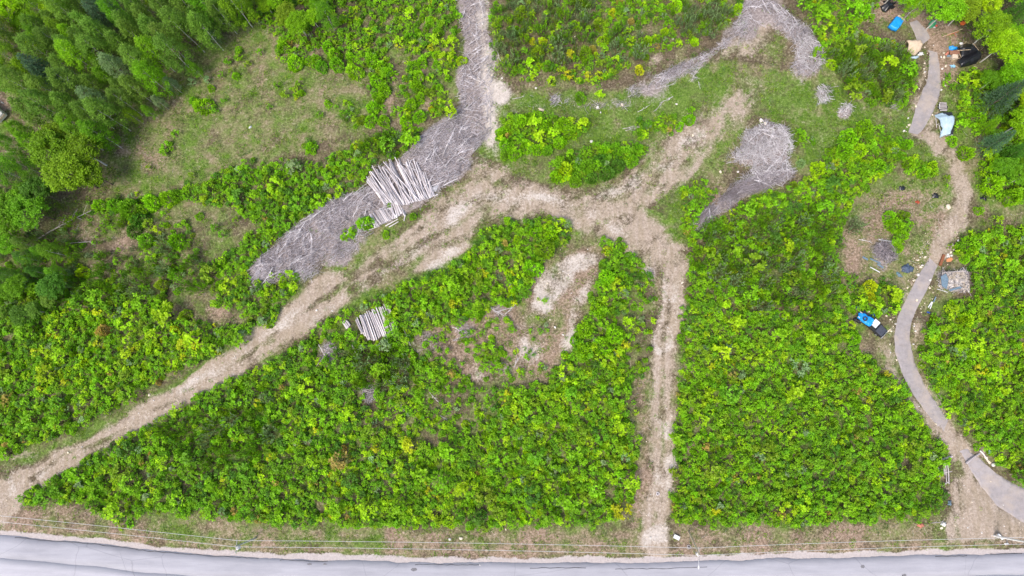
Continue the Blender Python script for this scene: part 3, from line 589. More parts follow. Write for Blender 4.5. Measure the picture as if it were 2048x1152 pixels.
def trunk_mesh(name, seed, H, r0, mat, limbs=7, spread=1.6, z0=3.0):
    r = random.Random(seed); pts = []; rad = []; n = 8; ox = oy = 0
    for i in range(n):
        ox += r.uniform(-.1, .1) * (i > 0); oy += r.uniform(-.1, .1) * (i > 0); pts.append((ox, oy, H * .96 * i / (n - 1) - (.3 if i == 0 else 0))); rad.append(r0 * (1 - .88 * i / (n - 1)))
    paths = [(pts, rad)]
    for k in range(limbs):
        z = z0 + (H * .9 - z0) * (k + r.random()) / limbs * .9; a = r.random() * 6.283; L = spread * (.6 + .5 * r.random()) * (1.15 - z / H); i = min(n - 2, int(z / H * n)); t0 = (pts[i][0], pts[i][1], z)
        paths.append(([t0, (t0[0] + math.cos(a) * L * .5, t0[1] + math.sin(a) * L * .5, z + L * .45), (t0[0] + math.cos(a) * L, t0[1] + math.sin(a) * L, z + L * .75)], [r0 * .34, r0 * .2, r0 * .06]))
    V, F = tubes(paths, 6); return mesh_np(name, V, F, mat, True)

LIME, GREEN, MID, DARK, YELL, SAGE, RUST, BLUE, OLIVE = (.32, .54, .006), (.20, .435, .006), (.145, .345, .010), (.085, .22, .018), (.44, .50, .010), (.22, .34, .14), (.36, .29, .06), (.09, .19, .09), (.19, .33, .010)
PAL = {'fern': (.165, .30, .008), 'moss': (.155, .295, .03), 'lime': LIME, 'green': GREEN, 'mid': MID, 'dark': DARK, 'yell': YELL, 'sage': SAGE, 'rust': RUST, 'blue': BLUE, 'olive': OLIVE}
WORD = {'fern': 'fern green', 'moss': 'moss green', 'lime': 'lime green', 'green': 'bright green', 'mid': 'mid green', 'dark': 'dark green', 'yell': 'yellow green', 'sage': 'grey green', 'rust': 'rust tinged', 'blue': 'blue green', 'olive': 'olive green'}
def jit(c, r, v=.16): k = 1 + (r.random() - .5) * 2 * v; return tuple(x * k * (1 + (r.random() - .5) * .16) for x in c)

# unlinked library of plants that the undergrowth instances
LIB = {}
def lib(name, items):
    c = bpy.data.collections.new(name)
    for i, it in enumerate(items):
        o = bpy.data.objects.new(f'{name}_{i:02d}', foliage_mesh(f'{name}_{i:02d}', *it[:3], LEAF_I, *it[3:])); c.objects.link(o)
    LIB[name] = (c, len(items))
SAP = [sapling(100 + i, clumps=8 + 2 * (i % 4), per=11 + 2 * (i % 3), ll=.27 + .03 * (i % 3), H=1.9 + .2 * (i % 4)) for i in range(9)]
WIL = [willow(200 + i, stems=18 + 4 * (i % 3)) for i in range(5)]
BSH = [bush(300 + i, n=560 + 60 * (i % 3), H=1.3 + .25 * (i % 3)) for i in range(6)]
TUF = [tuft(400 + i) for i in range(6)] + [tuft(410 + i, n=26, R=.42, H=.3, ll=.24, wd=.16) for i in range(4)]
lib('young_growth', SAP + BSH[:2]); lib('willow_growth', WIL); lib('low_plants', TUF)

def scatter_group(coll):
    g = bpy.data.node_groups.new('scatter_' + coll.name, 'GeometryNodeTree')
    g.interface.new_socket('Geometry', in_out='INPUT', socket_type='NodeSocketGeometry'); g.interface.new_socket('Geometry', in_out='OUTPUT', socket_type='NodeSocketGeometry')
    n = g.nodes; gi = n.new('NodeGroupInput'); go = n.new('NodeGroupOutput'); ip = n.new('GeometryNodeInstanceOnPoints'); ci = n.new('GeometryNodeCollectionInfo')
    ci.inputs['Collection'].default_value = coll; ci.inputs['Separate Children'].default_value = True; ci.inputs['Reset Children'].default_value = True
    ip.inputs['Pick Instance'].default_value = True
    def na(nm, t):
        x = n.new('GeometryNodeInputNamedAttribute'); x.data_type = t; x.inputs['Name'].default_value = nm; return x.outputs['Attribute']
    g.links.new(gi.outputs[0], ip.inputs['Points']); g.links.new(ci.outputs[0], ip.inputs['Instance'])
    g.links.new(na('idx', 'INT'), ip.inputs['Instance Index']); g.links.new(na('rot', 'FLOAT_VECTOR'), ip.inputs['Rotation']); g.links.new(na('scl', 'FLOAT_VECTOR'), ip.inputs['Scale'])
    g.links.new(ip.outputs[0], go.inputs[0]); return g
def scatter(name, libname, pts, scl, cols, idx):
    coll, n = LIB[libname]; me = bpy.data.meshes.new(name); me.vertices.add(len(pts)); me.vertices.foreach_set('co', np.asarray(pts, np.float32).ravel())
    rot = np.stack([rng.normal(size=len(pts)) * .10, rng.normal(size=len(pts)) * .10, rng.random(len(pts)) * 6.283], -1)
    attr(me, 'rot', rot, 'FLOAT_VECTOR'); attr(me, 'scl', scl, 'FLOAT_VECTOR'); attr(me, 'idx', idx, 'INT'); attr(me, 'col', np.concatenate([cols, np.ones((len(cols), 1))], 1), 'FLOAT_COLOR')
    o = put(name, me); md = o.modifiers.new('scatter', 'NODES'); md.node_group = scatter_group(coll); tag(o, kind='stuff'); return o

# ------------------------------------------------------------------ landmarks, used to tell look-alikes apart in the labels
LM = [('the long grey log pile', 800, 375), ('the short log row', 775, 432), ('the bush ringed log pile', 748, 645), ('the bright blue tarp', 1791, 48), ('the cream tarp shelter', 1826, 95), ('the black tarp shelter', 1935, 108),
      ('the white sheeted car', 1890, 250), ('the blue covered pickup', 1735, 645), ('the square scrap wood heap', 1900, 563), ('the beam across the paved drive', 1946, 917), ('the stacked fence rails', 1892, 945),
      ('the guyed roadside pole', 1385, 1085), ('the pole with a white cap', 490, 1085), ('the pole beside the drive mouth', 2000, 1078), ('the big grey brush pile', 1530, 320), ('the pale sand clearing', 1105, 560),
      ('the fork of the tracks', 1330, 470), ('the straight track mouth', 1310, 1060), ('the midway worn track patch', 1333, 860), ('the upper worn track patch', 1327, 695), ('the gravel track mouth', 30, 975),
      ('the top of the grey skid trail', 950, 40), ('the foot of the grey skid trail', 970, 240), ('the fallen dead tree', 150, 445), ('the white scrap in the meadow', 500, 257), ('the small camper', 8, 235), ('the outer bend of the paved drive', 1800, 700),
      ('the bare sand spot beside the drive', 1885, 690), ('the purple gap in the thicket', 590, 945), ('the big fern green trees', 145, 325), ('the dark twig heap', 1408, 432), ('the tuft-like brush heap', 1645, 190), ('the reddish twig heap', 1765, 508),
      ('the tapered end of the brush bank', 515, 560), ('the shrub island above the track', 1090, 265), ('the dark shrub island', 1190, 330), ('the narrow part of the gravel track', 300, 830), ('the middle of the gravel track', 560, 665),
      ('the brush windrow on the meadow', 1320, 165), ('the brush heap at the wood edge', 1615, 115), ('the white box by the road', 1352, 1073), ('the pothole patch in the road', 828, 1139), ('the wood edge', 330, 170), ('the rusty beam', 1885, 520), ('the brush clearing hollow', 960, 750)]
LMW = at(np.array([l[1] for l in LM]), np.array([l[2] for l in LM]))[:, :2]
ORD = ['', 'second', 'third', 'fourth', 'fifth', 'sixth', 'seventh', 'eighth', 'ninth', 'tenth', 'eleventh', 'twelfth', 'thirteenth', 'fourteenth', 'fifteenth', 'sixteenth', 'seventeenth', 'eighteenth', 'nineteenth', 'twentieth']
def label_by_place(items):
    """items: (object, description, category, group). Each gets a label that names its look and its rank from the landmark beside it."""
    by = {}
    for o, desc, c, g in items:
        p = np.array([o.location.x, o.location.y]); d = np.hypot(*(LMW - p).T); k = int(np.argmin(d)); by.setdefault((desc, k), []).append((d[k], o, c, g))
    for (desc, k), lst in by.items():
        lst.sort(key=lambda t: t[0])
        for i, (d, o, c, g) in enumerate(lst):
            where = 'closest to' if i == 0 else f'{ORD[i] if i < len(ORD) else str(i + 1) + "th"} closest to'
            tag(o, f'{desc} {where} {LM[k][0]}', c, g)

# ------------------------------------------------------------------ trees
TREES = {'birch': [], 'maple': [], 'pine': []}
for i in range(4):
    TREES['birch'].append((foliage_mesh('crown', *crown_birch(500 + i, H=11.0 + i * .6, R=1.7 + .18 * i), LEAF_O), trunk_mesh('trunk', 510 + i, 10.6 + i * .6, .085, BIRCH)))
for i in range(4):
    TREES['maple'].append((foliage_mesh('crown', *crown_maple(520 + i, H=9.0, R=2.6 + .25 * i), LEAF_O), trunk_mesh('trunk', 530 + i, 8.4, .17, BARK if i % 2 else BIRCH, spread=2.4)))
for i in range(2):
    TREES['pine'].append((foliage_mesh('crown', *crown_pine(540 + i), LEAF_O), trunk_mesh('trunk', 550 + i, 9.6, .15, BARK, limbs=3, spread=.8)))
NAMES = {'birch': 'birch_tree', 'maple': 'broadleaf_tree', 'pine': 'pine_tree'}
DESC = {'birch': 'tall slender {} tree', 'maple': 'broad crowned {} tree', 'pine': '{} pine tree'}
tree_items = []; tree_xy = []
def tree(kind, px, py, s, colname, top=True):
    r = rng; v = TREES[kind][int(r.integers(len(TREES[kind])))]; h = 9.0 * s
    p = P(px, py, h * .72 if top else 0); z = ground_z(p.x, p.y); root = empty(NAMES[kind], (p.x, p.y, z), r.random() * 6.283); q = s * (.92 + .16 * r.random())
    root.scale = (q, q, s); c = put('crown', v[0], root); c.color = (*jit(PAL[colname], r), 1); put('trunk', v[1], root)
    tree_items.append((root, DESC[kind].format(WORD[colname]), 'tree', {'birch': 'slender trees of the woods', 'maple': 'broad trees of the woods', 'pine': 'pine trees of the woods'}[kind])); tree_xy.append((p.x, p.y, 2.2 * s)); return root
# big readable ones first (photo pixel of the crown, size, colour)
for a in [('maple', 110, 300, 1.15, 'fern'), ('maple', 165, 305, 1.1, 'fern'), ('maple', 140, 350, 1.2, 'fern'), ('maple', 185, 350, .95, 'fern'), ('maple', 120, 275, .9, 'fern'),
          ('pine', 75, 135, 1.2, 'blue'), ('pine', 88, 150, 1.0, 'blue'), ('pine', 190, 20, 1.1, 'blue'), ('pine', 210, 12, 1.0, 'blue'), ('pine', 265, 115, .9, 'dark'),
          ('maple', 20, 15, .9, 'lime'), ('maple', 102, 8, .8, 'lime'), ('maple', 68, 78, .6, 'lime'), ('maple', 45, 40, .7, 'green'),
          ('pine', 2020, 185, 1.1, 'blue'), ('pine', 2000, 280, .9, 'blue'), ('pine', 2035, 25, 1.0, 'dark'), ('pine', 2040, 300, .8, 'dark'), ('maple', 1985, 160, .6, 'mid')]: tree(*a)
def filltrees(kind_w, pg, spacing, s_rng, cols, tries=4000, cap=60):
    xs_ = [p[0] for p in pg]; ys_ = [p[1] for p in pg]; n = 0
    for _ in range(tries):
        x = random.uniform(min(xs_), max(xs_)); y = random.uniform(min(ys_), max(ys_)); ins = False
        for (x0, y0), (x1, y1) in zip(pg, pg[1:] + pg[:1]):
            if (y0 > y) != (y1 > y) and x < (x1 - x0) * (y - y0) / (y1 - y0) + x0: ins = not ins
        if not ins: continue
        if math.hypot(x - 2, y - 226) < 52: continue
        s = random.uniform(*s_rng); p = P(x, y, 9 * s * .72)
        if any((p.x - a) ** 2 + (p.y - b) ** 2 < (spacing * (c / 2.2 + s) / 2) ** 2 for a, b, c in tree_xy): continue
        tree(random.choices(list(kind_w), list(kind_w.values()))[0], x, y, s, random.choices(list(cols), list(cols.values()))[0]); n += 1
        if n >= cap: break
filltrees({'birch': 1}, [(-40, -30), (500, -30), (470, 30), (420, 70), (340, 130), (280, 190), (230, 230), (200, 290), (100, 260), (60, 230), (40, 165), (-30, 170)], 3.0, (.8, 1.15), {'moss': 6, 'green': 1.0, 'olive': .7, 'mid': 1.6, 'sage': .35, 'lime': .1}, cap=110)
filltrees({'birch': 1, 'maple': .5}, [(-40, 320), (60, 330), (90, 400), (40, 460), (-40, 470)], 3.4, (.8, 1.1), {'mid': 3, 'dark': 1, 'sage': .5}, cap=12)
filltrees({'birch': 1}, [(60, 240), (90, 300), (40, 320), (25, 280), (20, 240)], 3.4, (.8, 1.0), {'green': 2, 'mid': 2}, cap=8)
filltrees({'maple': 1, 'birch': .1}, [(1885, -30), (2080, -30), (2080, 55), (2020, 45), (1975, 60), (1930, 45), (1890, 20)], 4.2, (.75, 1.0), {'lime': 3, 'green': 2, 'olive': 1}, cap=20)
filltrees({'maple': 1}, [(1990, 70), (2080, 60), (2080, 240), (2035, 250), (2005, 210), (1990, 160), (2010, 110)], 3.3, (.75, 1.0), {'lime': 3, 'green': 2}, cap=20)
filltrees({'maple': 1, 'pine': .5}, [(1960, 160), (2080, 240), (2080, 380), (2010, 340), (1970, 240)], 4.4, (.45, .7), {'green': 2, 'mid': 3, 'lime': 1}, cap=14)
filltrees({'birch': 1, 'maple': 1}, [(500, -30), (720, -30), (720, 20), (640, 60), (560, 50)], 3.4, (.5, .75), {'green': 3, 'olive': 1, 'mid': 2}, cap=12)
filltrees({'maple': 1, 'birch': .6}, [(0, 460), (100, 480), (150, 560), (60, 640), (0, 640)], 3.8, (.45, .7), {'mid': 2, 'moss': 2, 'dark': 1}, cap=16)
filltrees({'maple': 1, 'birch': .5}, [(1780, -30), (1885, -30), (1870, 5), (1800, 5)], 3.6, (.55, .8), {'green': 3, 'olive': 1}, cap=6)
for a in [('birch', 1826, 18, .7, 'green'), ('birch', 320, 205, .5, 'sage'), ('birch', 345, 170, .55, 'sage'), ('birch', 390, 140, .5, 'mid'), ('birch', 425, 75, .55, 'sage'), ('birch', 300, 225, .45, 'mid'), ('birch', 270, 235, .5, 'olive')]: tree(*a)
# bare trunks that show along the wood edge: thin leaning trunks with a sparse crown above the frame of the clearing
label_by_place(tree_items)

# ------------------------------------------------------------------ single shrubs and saplings
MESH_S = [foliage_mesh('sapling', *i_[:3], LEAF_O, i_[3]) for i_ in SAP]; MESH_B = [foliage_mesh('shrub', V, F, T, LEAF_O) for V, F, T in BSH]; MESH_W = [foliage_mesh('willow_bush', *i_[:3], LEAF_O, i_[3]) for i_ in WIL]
plants = []; plant_xy = []
def plant(kind, px, py, rpx, colname, hfac=1.0):
    r = rpx / 11.0; me = {'sapling': MESH_S, 'shrub': MESH_B, 'willow_bush': MESH_W}[kind]; me = me[int(rng.integers(len(me)))]
    s = r / .95; h = (1.1 if kind == 'shrub' else 1.0) * s; p = P(px, py, 1.3 * s); z = ground_z(p.x, p.y)
    o = put(kind, me); o.location = (p.x, p.y, z - .05); o.rotation_euler = (0, 0, rng.random() * 6.283); o.scale = (s, s, h * hfac); o.color = (*jit(PAL[colname], rng, .12), 1)
    d = {'sapling': 'open leafy {} sapling', 'shrub': 'dense rounded {} shrub', 'willow_bush': 'feathery {} willow bush'}[kind].format(WORD[colname])
    plants.append((o, d, {'sapling': 'sapling', 'shrub': 'shrub', 'willow_bush': 'bush'}[kind], {'sapling': 'saplings of the thickets', 'shrub': 'rounded shrubs', 'willow_bush': 'willow bushes'}[kind])); plant_xy.append((p.x, p.y, r)); return o
HAND = '''shrub 565 90 14 green;shrub 583 122 20 green;shrub 704 138 19 green;shrub 640 130 14 mid;shrub 668 105 18 green;shrub 672 125 16 mid;shrub 700 112 12 green;sapling 714 96 10 lime;shrub 655 92 14 green;shrub 630 118 12 green
sapling 800 82 14 lime;sapling 830 92 14 lime;sapling 872 84 14 lime;sapling 902 88 16 lime;sapling 893 115 15 lime;shrub 923 116 12 lime;shrub 872 107 9 lime;shrub 870 126 9 green;sapling 860 156 9 lime;shrub 858 182 11 olive;shrub 862 217 7 yell
sapling 893 210 15 lime;sapling 905 228 12 lime;sapling 885 222 12 olive;shrub 875 62 12 mid;sapling 820 28 13 lime;shrub 820 70 14 mid;sapling 798 88 10 yell;shrub 740 118 16 green;shrub 762 130 16 green;shrub 775 142 12 green;shrub 752 155 15 green;shrub 765 178 15 green;shrub 760 198 10 green;shrub 750 190 9 mid
shrub 845 122 12 green;shrub 825 130 14 green;shrub 838 150 14 green;shrub 832 172 14 green;shrub 838 192 12 green;shrub 820 208 14 green;shrub 835 228 14 green;shrub 812 238 14 green;shrub 745 214 15 green;shrub 738 236 15 green;shrub 765 240 14 green;shrub 722 238 12 olive;shrub 620 293 13 green;shrub 602 186 8 green;shrub 655 205 9 green
sapling 455 125 8 mid;sapling 440 148 8 mid;sapling 462 140 7 olive;sapling 447 200 7 mid;sapling 430 218 8 mid;sapling 415 160 8 sage;sapling 385 165 9 sage;sapling 370 130 9 sage;sapling 300 335 8 olive;sapling 382 352 8 olive;sapling 570 192 10 olive;sapling 555 170 9 mid;sapling 602 165 10 olive;sapling 590 178 9 olive;sapling 640 230 8 mid;sapling 540 215 7 mid;sapling 520 105 8 mid;sapling 495 128 8 olive;sapling 445 470 9 mid;sapling 470 440 8 olive;sapling 430 455 9 mid;sapling 500 430 8 mid;shrub 399 207 21 green;shrub 385 200 10 mid;sapling 352 268 9 green;sapling 334 292 11 green;sapling 328 305 9 green;shrub 470 150 9 green;sapling 478 112 10 green;shrub 420 175 8 green
shrub 1042 20 15 olive;shrub 1479 14 12 lime;shrub 1390 83 9 lime;shrub 1296 80 10 lime;shrub 1279 137 11 yell;shrub 1200 45 15 olive;shrub 1208 76 13 lime;shrub 1075 103 15 olive;sapling 1060 127 11 lime;shrub 1150 45 11 lime;shrub 1226 24 10 yell;shrub 1240 2 8 rust;shrub 1170 104 15 olive;sapling 1200 190 10 lime;shrub 1160 193 13 mid;sapling 1102 164 10 lime
shrub 1086 80 9 yell;shrub 1066 80 8 yell;shrub 1185 98 9 rust;sapling 1140 110 10 yell;shrub 1097 130 13 mid;sapling 1068 147 9 lime;shrub 1330 62 9 lime;sapling 1260 85 10 lime;shrub 1262 42 8 rust;shrub 1355 8 12 lime;sapling 1218 145 8 lime;sapling 1198 150 9 yell;sapling 1175 152 8 yell;sapling 1137 150 10 yell;sapling 1232 120 9 lime;shrub 1160 0 14 olive
shrub 1020 250 14 green;shrub 1045 240 14 green;sapling 1070 245 14 lime;shrub 1095 248 14 green;shrub 1125 245 16 green;sapling 1165 248 13 lime;sapling 1085 275 17 lime;sapling 1108 262 14 lime;shrub 1140 262 16 green;shrub 1120 285 14 green;shrub 1050 290 15 green;shrub 1075 298 13 green;shrub 1012 285 16 green;shrub 1030 305 14 green;shrub 1006 262 12 green;shrub 1010 310 10 mid;shrub 1095 300 12 mid
shrub 1128 338 19 lime;shrub 1112 352 14 green;shrub 1150 345 16 mid;shrub 1150 362 13 mid;shrub 1175 330 17 mid;shrub 1200 318 15 dark;shrub 1215 345 16 dark;shrub 1235 330 16 dark;shrub 1250 305 17 mid;shrub 1232 295 14 mid;shrub 1208 298 12 green;shrub 1275 295 14 mid;shrub 1185 355 13 dark;sapling 1110 330 12 green;shrub 1265 320 13 mid;shrub 1380 238 13 green;shrub 1360 250 10 green
shrub 1604 325 9 sage;shrub 1090 497 22 olive;shrub 1105 470 16 lime;shrub 1070 460 16 green;sapling 1125 450 16 lime;shrub 1065 535 20 green;sapling 1040 530 12 lime;sapling 1215 502 10 yell;shrub 1228 668 20 green;shrub 1205 695 22 green;sapling 1218 722 15 lime;sapling 1258 645 13 lime;shrub 1213 555 18 green;sapling 1237 570 14 lime;shrub 1195 610 16 green;shrub 1170 660 16 green;shrub 1165 700 16 green;sapling 1135 745 18 lime;sapling 1250 690 10 yell;shrub 1150 680 12 green;shrub 1205 625 14 green
shrub 1710 674 15 green;willow_bush 1708 455 19 sage;shrub 1742 572 14 yell;sapling 1785 588 16 lime;sapling 1720 600 10 lime;sapling 1750 615 12 lime;sapling 1790 618 12 lime;shrub 1745 595 10 yell;sapling 1700 650 9 lime;shrub 1795 450 17 green;shrub 1780 432 12 green;shrub 1808 470 11 green;shrub 1812 430 9 olive;shrub 1796 494 12 green
sapling 783 650 14 green;sapling 790 672 15 mid;sapling 770 690 13 sage;sapling 755 690 9 lime;sapling 700 668 11 green;shrub 730 447 17 green;shrub 690 474 9 green;shrub 704 470 9 green;shrub 562 563 11 lime;sapling 580 550 10 lime;sapling 548 552 6 lime;sapling 590 575 10 lime;sapling 537 585 12 lime;shrub 780 412 6 green;shrub 770 468 9 green;shrub 825 432 8 mid
shrub 165 725 12 lime;sapling 332 628 22 lime;sapling 318 640 14 olive;shrub 160 545 13 lime;shrub 237 576 11 olive;shrub 202 662 15 rust;shrub 346 658 10 yell;sapling 305 672 14 lime;shrub 368 630 12 olive;sapling 258 708 12 lime;sapling 90 745 18 lime;sapling 125 710 16 lime;sapling 418 545 18 olive;sapling 460 572 18 lime;sapling 390 680 20 lime;sapling 350 820 14 lime
shrub 1705 270 18 green;shrub 1735 250 16 green;shrub 1690 300 18 green;shrub 1722 300 16 lime;shrub 1640 335 16 lime;shrub 1815 288 12 green;shrub 1870 330 12 lime;shrub 1850 345 12 green;shrub 1820 325 14 green;shrub 1790 292 10 lime;shrub 1760 330 16 green;sapling 1705 20 20 green;sapling 1640 25 20 green;sapling 1610 5 18 green;shrub 1730 18 16 green;sapling 1635 110 14 green;sapling 1660 60 16 lime;sapling 1700 60 10 lime;shrub 1668 125 12 lime
shrub 1935 305 16 green;shrub 1910 280 12 green;sapling 1972 310 14 lime;sapling 1920 250 12 green;shrub 1960 230 18 green;sapling 1955 155 18 lime;sapling 1925 160 12 lime;sapling 1980 330 12 lime;shrub 2020 310 18 dark;sapling 1995 440 12 lime;shrub 1945 490 20 green;shrub 1990 365 20 green;shrub 2030 390 20 green;shrub 1960 420 9 green;shrub 1935 640 16 lime;sapling 1900 620 14 lime
shrub 195 410 14 green;shrub 225 405 20 mid;shrub 250 415 22 mid;shrub 270 435 20 dark;shrub 300 400 18 green;shrub 330 395 18 green;shrub 350 390 14 mid;sapling 298 450 12 olive;sapling 315 457 10 lime;shrub 285 480 18 mid;shrub 260 455 18 dark;shrub 395 430 9 green;sapling 290 510 14 green;shrub 345 545 16 mid;shrub 320 570 14 olive;shrub 345 480 18 green'''
for item in HAND.replace('\n', ';').split(';'):
    k, x, y, r, c = item.split(); plant(k, float(x), float(y), float(r), c)
# the larger saplings inside the thickets
def pick(px, py, r):
    y_ = sample(yel, px, py); d_ = sample(drk, px, py); u = r.random()
    wts = {'lime': .5 + 1.4 * y_, 'green': 1.7 * (1 - .5 * y_), 'mid': .5 + 2.0 * d_, 'dark': .10 + 1.2 * d_, 'yell': .02 + .3 * y_, 'olive': .5, 'rust': .02 + .03 * y_, 'sage': .08}
    return random.choices(list(wts), list(wts.values()))[0]
cnt = {'sapling': sum(1 for p in plants if p[2] == 'sapling'), 'shrub': sum(1 for p in plants if p[2] == 'shrub'), 'bush': 1}
tries = 0
while tries < 20000 and cnt['sapling'] < 285:
    tries += 1; x = random.uniform(0, 2048); y = random.uniform(0, 1060); px, py = np.array(x), np.array(y)
    if sample(leaf, px, py) < .9 or sample(forest, px, py) > .3: continue
    r = random.uniform(12, 19); p = at(x, y)
    if any((p[0] - a) ** 2 + (p[1] - b) ** 2 < ((r / 11 + c) * 1.15) ** 2 for a, b, c in plant_xy): continue
    plant('sapling', x, y, r, pick(px, py, rng)); cnt['sapling'] += 1
tries = 0
while tries < 20000 and cnt['bush'] < 110:
    tries += 1; x = random.uniform(0, 2048); y = random.uniform(0, 1060); px, py = np.array(x), np.array(y)
    if sample(wil, px, py) < .35 or sample(leaf, px, py) < .5: continue
    r = random.uniform(11, 19); p = at(x, y)
    if any((p[0] - a) ** 2 + (p[1] - b) ** 2 < ((r / 11 + c) * .85) ** 2 for a, b, c in plant_xy): continue
    plant('willow_bush', x, y, r, random.choice(['sage', 'sage', 'sage', 'mid', 'green'] if 985 < x < 1480 and y < 200 else ['sage', 'mid', 'mid', 'green'])); cnt['bush'] += 1
label_by_place(plants)

# ------------------------------------------------------------------ the rest of the growth, nobody could count it
def candidates(step, jitter=.5, off=0):
    xx = np.arange(HX0 + 2 + off, HX1 - 2, step); yy = np.arange(HY0 + 2 + off, HY1 - 2, step); a, b = np.meshgrid(xx, yy); a = a.ravel(); b = b.ravel()
    return a + (rng.random(a.size) - .5) * step * 2 * jitter, b + (rng.random(a.size) - .5) * step * 2 * jitter
PALN = list(PAL); PALC = np.array([PAL[k] for k in PALN])
def choose(weights):
    wsum = sum(weights.values()); u = rng.random(len(wsum)) * wsum; acc = np.zeros(len(wsum)); out = np.zeros((len(wsum), 3)); done = np.zeros(len(wsum), bool)
    for k, v in weights.items():
        acc = acc + v; s = (~done) & (u < acc); out[s] = PAL[k]; done |= s
    out[~done] = PAL['green']; return out * (1 + (rng.random((len(out), 1)) - .5) * .4) * (1 + (rng.random((len(out), 3)) - .5) * .12)
x, y = candidates(.86, .55)
dpx, dpy = pix(x, y); wx, wy = pix(x + (fbm(131, x, y, 3.0) - .5) * 2.0, y + (fbm(141, x, y, 3.0) - .5) * 2.0)
D = sample(leaf, wx, wy); inside = (dpx > -260) & (dpx < 2300) & (dpy > -220) & (dpy < 1300)
gap = fbm(151, x, y, 2.6, 3); dens = D * 1.25 - np.clip(.475 - gap, 0, 1) * 2.4; ok = (rng.random(len(x)) < dens) & (D > .12) & inside & (sample(roadm, dpx, dpy) < .3)
for a, b, r in plant_xy: ok &= (x - a) ** 2 + (y - b) ** 2 > (r * .55) ** 2
x, y, wx, wy, D = x[ok], y[ok], wx[ok], wy[ok], D[ok]
wv = sample(wil, wx, wy); isw = rng.random(len(x)) < wv
clus = fbm(161, x, y, 6.0, 3); yv = np.clip(sample(yel, wx, wy) + (clus - .5) * 1.6, 0, 1); dv = np.clip(sample(drk, wx, wy) + (fbm(171, x, y, 7.0, 3) - .5) * 1.6, 0, 1)
cols = choose({'lime': .30 + 1.3 * yv, 'green': 2.0 * (1 - .4 * yv), 'mid': 1.0 + 2.4 * dv, 'dark': .12 + 1.0 * dv, 'yell': .01 + .22 * yv ** 2, 'olive': .4 + 0 * yv, 'rust': .02 + 0 * yv, 'sage': .10 + .4 * wv})
s = (.52 + .38 * rng.random(len(x))) * (.65 + .35 * np.clip(D, 0, 1)); z = height(x, y) - .08
pts = np.stack([x, y, z], -1); scl = np.stack([s, s, s * (.85 + .3 * rng.random(len(x)))], -1)
m = ~isw; scatter('undergrowth', 'young_growth', pts[m], scl[m], cols[m], rng.integers(0, LIB['young_growth'][1], m.sum()))
top9 = ((dpx[ok] > 985) & (dpx[ok] < 1480) & (dpy[ok] < 190)).astype(float); cw = choose({'sage': .8 + 2.5 * top9, 'mid': 1.4 + 0 * yv, 'green': 1.3 + 0 * yv, 'lime': .2 + 0 * yv}); m = isw
scatter('willow_scrub', 'willow_growth', pts[m], scl[m] * 1.15, cw[m], rng.integers(0, LIB['willow_growth'][1], m.sum()))
N_UNDER = len(x)
# low herbs and grass tufts
x, y = candidates(.42, .6, .1); dpx, dpy = pix(x, y); wx, wy = maps(x, y)
g = sample(grass, wx, wy); lf = sample(leaf, wx, wy); bare = np.maximum.reduce([sample(dirt, wx, wy), sample(sand, wx, wy), sample(grey, wx, wy) * (.45 + .9 * fbm(331, x, y, 5.0, 3))]); dr = sample(dry, wx, wy)
n1 = fbm(181, x, y, 2.2, 3); n2 = fbm(191, x, y, 8.0, 3)
lu = sample(lush, wx, wy)
dens = (.10 + .62 * g + .45 * lu + .30 * lf + .45 * sample(forest, wx, wy)) * np.clip((n1 - .36) * 5, 0, 1) * (1 - np.clip(bare * 1.25, 0, .97)) * (1 - .45 * dr) * (.5 + n2)
hard = (sample(paved_soft, dpx, dpy) > .48) | (dpy > np.interp(dpx, [p[0] for p in ROAD_TOP], [p[1] - 12 for p in ROAD_TOP]))
ok = (rng.random(len(x)) < dens) & ~hard & (dpx > -200) & (dpx < 2250) & (dpy > -160) & (dpy < 1250)
x, y, n2, g = x[ok], y[ok], n2[ok], g[ok]
one = np.ones(len(x)); cols = choose({'green': 1.5 * one, 'mid': 2.0 * one, 'lime': .25 + n2 * .5, 'olive': 1.2 * one, 'sage': .9 * one, 'dark': .6 * one}) * .85
s = .6 + .8 * rng.random(len(x)) ** 2; pts = np.stack([x, y, height(x, y) - .02], -1)
scatter('grass', 'low_plants', pts, np.stack([s, s, s * .9], -1), cols, rng.integers(0, LIB['low_plants'][1], len(x)))
N_TUFT = len(x)
print('undergrowth', N_UNDER, 'tufts', N_TUFT, 'plants', len(plants), 'trees', len(tree_items))

# ------------------------------------------------------------------ built things
def mat_wood(name, lo, hi, scale=3.0):
    m = N(name, .85, .15); tc = m.n('ShaderNodeTexCoord').outputs['Object']
    oi = m.n('ShaderNodeObjectInfo'); f = m.noise(scale, 4, vec=tc, rough=.7, stretch=((0, 0, 0), (.25, 8, 8)))
    f = m.math('ADD', m.math('MULTIPLY', f, .8), m.math('MULTIPLY', oi.outputs['Random'], .25))
    m.bump(f, .01, .4); return m.color(m.ramp(f, [(.32, lo), (.72, hi)]))
LOGW = mat_wood('bleached_wood', (.27, .235, .235), (.80, .75, .76)); GREYW = mat_wood('weathered_wood', (.20, .17, .165), (.50, .455, .44)); TWIG = mat_wood('brushwood', (.19, .165, .175), (.52, .475, .485)); TWIGD = mat_wood('dark_brushwood', (.13, .105, .11), (.34, .29, .30))
TANW = mat_wood('tan_timber', (.30, .22, .14), (.58, .46, .32)); STONE = plain('pale_stone', (.60, .57, .53), .85, .25, 5); CONC = plain('cream_stone', (.62, .54, .42), .85, .25, 5)
